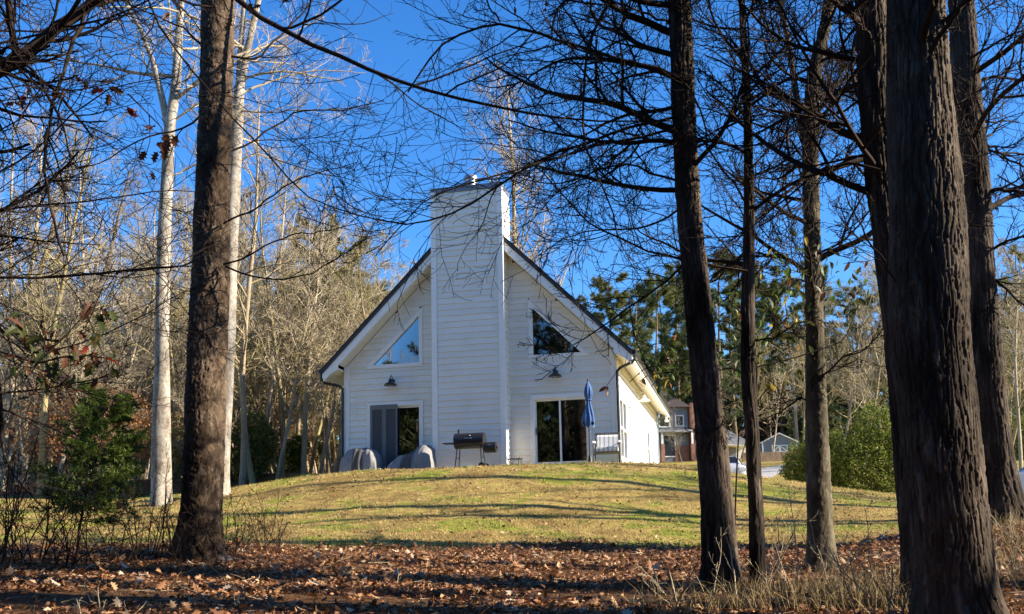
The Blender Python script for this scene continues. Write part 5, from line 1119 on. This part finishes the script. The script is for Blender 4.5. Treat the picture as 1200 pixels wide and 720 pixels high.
# fallen twigs
a = Net(); n = 420; C = scatter(n * 2, -8, 8, 6, 16, lambda x, y: 1 - lawn_mask(x, y)); n = len(C); D = unit(rg.normal(size=(n, 3)) * np.array([1, 1, .12])); L = rg.uniform(.1, .45, (n, 1)); pts = [C + np.array([0, 0, .04])]
for _ in range(5): pts.append(pts[-1] + D * L / 5); D = unit(D + rg.normal(size=D.shape) * .15 * np.array([1, 1, .3]))
a.add(np.stack(pts, 1), np.linspace(.005, .002, 6)[None] * rg.uniform(.5, 1.3, (n, 1)), 4); tag(link('fallen_twigs', a.mesh('fallen_twigs', M['twig_tan'])), 'small fallen twigs lying among the leaves', 'twigs', kind='stuff')
# lawn blades
t = NT('grass_blade'); g1 = t.ramp(t.noise(.55, 6, .62), [(.36, (.32, .235, .11)), (.5, (.46, .36, .165)), (.59, (.27, .315, .065)), (.7, (.44, .35, .15))])
g2 = t.ramp(t.island(), [(0, (.4, .4, .33)), (.5, (.95, .95, .85)), (1, (1.6, 1.5, 1.3))]); cc = t.mix(1., g1, g2, 'MULTIPLY'); t.base(cc); t.b.inputs['Roughness'].default_value = .7; t.b.inputs['Specular IOR Level'].default_value = .2
tr = t.n('ShaderNodeBsdfTranslucent'); t.l(cc, tr.inputs[0]); mx = t.n('ShaderNodeMixShader'); mx.inputs[0].default_value = .3; t.l(t.b.outputs[0], mx.inputs[1]); t.l(tr.outputs[0], mx.inputs[2]); t.l(mx.outputs[0], t.o.inputs[0]); M['grass'] = t.m
C = scatter(330000, -16, 17, 14.8, 28.5, lambda x, y: lawn_mask(x, y) * fan(x, y) * np.clip(1.6 - .04 * y, .4, 1)); lc = (C - H_O); inh = (lc @ H_F > WALL_L - .3) & (lc @ H_F < .3) & (lc @ H_S > -.7); C = C[~inh]
cl_ = np.clip(.8 + .8 * vnoise(C[:, 0] * 2.6 + 60, C[:, 1] * 2.6, 211, 8) + .5 * vnoise(C[:, 0] * 6 + 120, C[:, 1] * 6, 301, 9), .25, 2.2)
blades('lawn_grass', C, rg.uniform(.025, .07, len(C)) * cl_, .006, .8, M['grass'], 'short straw-green grass of the lawn')
C = scatter(40000, 4, 30, 28, 46, lambda x, y: fan(x, y)); lc = (C - H_O); C = C[~((lc @ H_F > WALL_L - .3) & (lc @ H_F < .3))]
blades('far_lawn_grass', C, rg.uniform(.04, .09, len(C)), .01, .8, M['grass'], 'short dry grass beside and beyond the house')
M['drygrass'] = leafmat('dry_grass', [(0, (.20, .14, .055)), (.5, (.32, .235, .10)), (1, (.46, .36, .19))], .7, .3)
def tuft(label, px, py, d, n, h, seed):
    global rg
    keep = rg; rg = np.random.default_rng(seed); x, y, z = on_ground(px, py, d); root = empty('grass_clump', (x, y, z)); tag(root, label, 'grass', 'dry grass clumps under the dark trees')
    C = np.concatenate([rg.normal(size=(n, 2)) * .2, np.full((n, 1), -.02)], 1); D = unit(np.concatenate([rg.normal(size=(n, 2)) * .35 + C[:, :2] * 1., np.ones((n, 1))], 1)); L = rg.uniform(.4, 1., (n, 1)) * h; S = unit(np.cross(D, rg.normal(size=(n, 3)))) * .0028; a1 = C + D * L * .6; D2 = unit(D + rg.normal(size=D.shape) * .25 + np.concatenate([D[:, :2] * .9, np.full((n, 1), -.25)], 1)); tip = a1 + D2 * L * .45
    V = np.stack([C - S, C + S, a1 + S * .8, a1 - S * .8, tip], 1).reshape(-1, 3); i = np.arange(n)[:, None] * 5
    link('blades', np_mesh('blades', V, [i + np.array([[0, 1, 2, 3]]), i + np.array([[3, 2, 4]])], M['drygrass']), root)['kind'] = 'stuff'; rg = keep
for i in range(34):
    px = [870, 900, 930, 945, 965, 985, 1000, 1015, 1030, 1045, 1055, 1170, 1185, 1195, 1180, 1190, 990, 1010, 1035, 975, 955, 1175, 1160, 1195, 885, 920, 1050, 1040, 1020, 1060, 835, 800, 770, 1185][i]
    py = [700, 705, 700, 690, 690, 690, 695, 700, 700, 705, 690, 640, 630, 650, 660, 680, 715, 715, 715, 710, 715, 700, 620, 620, 715, 715, 720, 680, 680, 715, 712, 718, 722, 700][i]
    d = 8.6 + (722 - py) * .045 if px < 1100 else 8.8 + (722 - py) * .05
    tuft('clump of dry straw-coloured grass under the dark trees', px, py, d, 70, .42, 600 + i)
# edge of longer grass where the lawn meets the leaves
C = scatter(26000, -11, 12, 13, 17.5, lambda x, y: np.exp(-((lawn_mask(x, y) - .45) / .35) ** 2) * fan(x, y) * (lawn_mask(x, y) > .03)); blades('edge_grass', C, rg.uniform(.05, .16, len(C)), .004, .7, M['grass'], 'longer grass along the lawn edge')

# ------------------------------------------------------------------ neighbour buildings and vehicles
M['bluegrey'] = plain('bluegrey_siding', (.22, .24, .26), .7, (.18, .2, .22), 2); M['brick'] = plain('brick', (.32, .16, .10), .85, (.24, .11, .07), 7, bump=.2); M['greyroof'] = plain('grey_roof', (.33, .33, .34), .8, (.27, .27, .28), 4); M['darkroof'] = plain('dark_roof', (.09, .07, .07), .9)
p = at(800, 543, 72); X0, Y0 = p[0], p[1]; Z0 = gz(X0, Y0) - .1
nb = empty('neighbour_house', (X0, Y0, Z0), .12); tag(nb, 'blue-grey two-storey neighbour house with tall brick chimney, beyond the white house', 'house')
MB().box(-6, 0, 0, .55, 7, 4.1).build('wall', M['bluegrey'], nb)
MB().prism([(-6.4, 4.1), (.75, 4.1), (-2.8, 6.0)], 1, -.4, 7.4).build('roof', M['darkroof'], nb)
MB().box(.6, -.35, 0, 1.5, .6, 4.4).build('chimney', M['brick'], nb)
MB().box(-2.0, -1.2, 2.15, .5, -.02, 2.32).build('porch_roof', M['greyroof'], nb)
for x in (-1.9, .35): MB().box(x, -1.15, 0, x + .28, -.87, 1.3).build('pier', M['brick'], nb); MB().box(x + .07, -1.08, 1.3, x + .21, -.94, 2.15).build('post', M['trim'], nb)
for (x, z, w_, h) in ((-1.35, .5, .8, 1.5), (-.35, 2.75, .5, .7), (-1.6, 2.7, .7, .9), (-3.6, .9, .9, 1.2)):
    wn = frame_poly(MB(), rect(x - .08, x + w_ + .08, z - .08, z + h + .08), rect(x, x + w_, z, z + h), -.05, .02).build('window', M['trim'], nb); MB().box(x, -.02, z, x + w_, -.005, z + h).build('pane', M['black'], wn)
MB().box(-.55, -.06, 0, .5, -.001, 1.25).build('brick_skirt', M['brick'], nb)
p = at(866, 538, 80); Z0 = gz(p[0], p[1]) - .1
gb = empty('garage', (p[0], p[1], Z0), -.05); tag(gb, 'low white garage with pale sloping roof between the two slim trunks', 'garage')
MB().box(-2.2, 0, 0, .9, 5, 1.35).build('wall', M['trim'], gb); MB().prism([(-2.4, 1.3), (1.15, 1.3), (-1., 2.6), (-2.4, 2.6)], 1, -.3, 5.3).build('roof', M['greyroof'], gb); MB().box(-1.9, -.03, 0, -.2, -.001, 1.1).build('garage_door', M['bluegrey'], gb)
MB().prism([(-1.6, 1.18), (.35, 1.0), (.35, 1.06), (-1.6, 1.26)], 1, -1.6, -.05).build('awning', M['trim'], gb)
p = at(914.5, 538.5, 85); Z0 = gz(p[0], p[1]) - .05; sw_, shh, sp_ = 1.45, 1.45, 2.15
shd = empty('shed', (p[0], p[1], Z0), -.1); tag(shd, 'small grey gabled shed with white cross-braced double doors', 'shed')
MB().prism([(-sw_, 0), (sw_, 0), (sw_, shh), (0, sp_), (-sw_, shh)], 1, 0, 3).build('wall', M['bluegrey'], shd)
for s in (-1, 1):
    MB().prism([(s * (sw_ + .15), shh - .08), (0, sp_ + .02), (0, sp_ + .12), (s * (sw_ + .15), shh + .02)], 1, -.15, 3.15).build('roof_slope', M['trim'], shd)
    d_ = MB().box(min(.01 * s, s * .68), -.04, .03, max(.01 * s, s * .68), -.005, 1.2).build('door', M['greyroof'], shd)
    for (a, b, c, e) in ((.01, .08, .03, 1.2), (.6, .68, .03, 1.2), (.08, .6, .03, .11), (.08, .6, 1.12, 1.2), (.08, .6, .57, .64)): MB().box(min(s * a, s * b), -.065, c, max(s * a, s * b), -.042, e).build('trim_board', M['trim'], d_)
    MB().prism([(s * .08, 1.05), (s * .08, 1.13), (s * .6, .66), (s * .6, .58)][::s], 1, -.068, -.045).build('brace', M['trim'], d_); MB().prism([(s * .08, .12), (s * .08, .2), (s * .6, .64), (s * .6, .56)][::s], 1, -.068, -.045).build('brace', M['trim'], d_)
    MB().box(s * sw_ - .05, -.03, 0, s * sw_ + .05, -.002, shh).build('corner_board', M['trim'], shd)
# board fence or kerb line in front of the shed
x0, y0 = gp(895, 66); x1, y1 = gp(950, 66)
fe = empty('retaining_wall', (x0, y0, gz(x0, y0) - .1)); tag(fe, 'low brown timber retaining wall below the shed', 'wall')
for i in range(2): MB().box(-1, -.1 + i * 1.6, -.1, 4, .1 + i * 1.6, .42 + i * .45).build('timber', M['bank'], fe)

def car(label, loc, rz, paint, s=1.0, group=None):
    c = empty('parked_car', loc, rz); c.scale = (s, s, s); tag(c, label, 'car', group)
    glass = M['black']; tyre = plain('tyre_' + paint.name, (.015, .015, .015), .9)
    side = [(-2.15, .35), (-2.2, .62), (-2.1, .86), (-1.05, .98), (-.45, 1.42), (.9, 1.46), (1.75, 1.02), (2.15, .94), (2.2, .5), (2.1, .32)]
    V = []; n = len(side); ws = [-.86, -.8, -.6, .6, .8, .86]; zz = [.0, .03, .05, .05, .03, .0]
    b = MB()
    for y, dz in zip(ws, zz):
        for (x, z) in side:
            ty = y * (1 - .20 * max(0, (z - .95)) / .5); b.v.append((x * (1 - .02 * (abs(y) > .8)), ty, z + dz - (.04 if abs(y) > .83 and z > .9 else 0)))
    for j in range(len(ws) - 1):
        for i in range(n): b.f.append((j * n + i, j * n + (i + 1) % n, (j + 1) * n + (i + 1) % n, (j + 1) * n + i))
    b.f.append(tuple(range(n))[::-1]); b.f.append(tuple((len(ws) - 1) * n + i for i in range(n)))
    b.build('body', paint, c, smooth=True)
    MB().poly([(-1.0, -.68, 1.03), (-1.0, .68, 1.03), (-.5, .6, 1.435), (-.5, -.6, 1.435)], [(0, 1, 2, 3)]).poly([(-1.02, -.68, 1.045), (-1.02, .68, 1.045), (-.52, .6, 1.455), (-.52, -.6, 1.455)], [(3, 2, 1, 0)]).build('windscreen', glass, c)
    MB().poly([(1.02, -.62, 1.46), (1.02, .62, 1.46), (1.72, .7, 1.08), (1.72, -.7, 1.08)], [(0, 1, 2, 3)]).build('rear_window', glass, c)
    for s_ in (-1, 1):
        MB().poly([(-.85, s_ * .862, 1.0), (1.45, s_ * .862, 1.02), (.9, s_ * .77, 1.4), (-.4, s_ * .77, 1.38)], [(0, 1, 2, 3)]).build('side_window', glass, c)
        MB().box(-.75, s_ * .86 - .0, .98, -.6, s_ * 1.02, 1.12).build('mirror', paint, c)
        MB().box(-2.21, s_ * .72 - .16, .66, -2.1, s_ * .72 + .16, .82).build('headlight', M['trim'], c)
        for x in (-1.35, 1.35):
            wh = MB().tube([(x, s_ * .70, .33), (x, s_ * .89, .33)], .33, 20).build('wheel', tyre, c); MB().tube([(x, s_ * .89, .33), (x, s_ * .9, .33)], .2, 14).build('rim', M['galv'], wh)
    return c
paint1 = plain('white_car_paint', (.6, .6, .6), .25, (.58, .58, .58), 2); paint2 = plain('grey_car_paint', (.16, .18, .21), .25, (.15, .17, .2), 2)
p = at(848, 571, 48); car('pale car facing the viewer on the driveway, half hidden by the leaning dark trunk', (p[0], p[1], gz(p[0], p[1]) - .02), math.pi / 2 - .12, paint1, 1.0)
p = at(1262, 592, 25); car('grey car parked past the cedar trunk at the frame edge', (p[0], p[1], gz(p[0], p[1]) - .02), .06, paint2, 1.0)
# dark mown strip and utility pole behind the shed
p = at(935, 530, 88); z = gz(p[0], p[1]); po = empty('utility_pole', (p[0], p[1], z)); tag(po, 'thin grey utility pole among the pines near the shed', 'pole'); MB().tube([(0, 0, -.3), (0, 0, 9.5)], [.16, .11], 10).build('shaft', M['twig_tan'], po); MB().box(-.9, -.06, 8.6, .9, .06, 8.75).build('crossarm', M['twig_tan'], po)
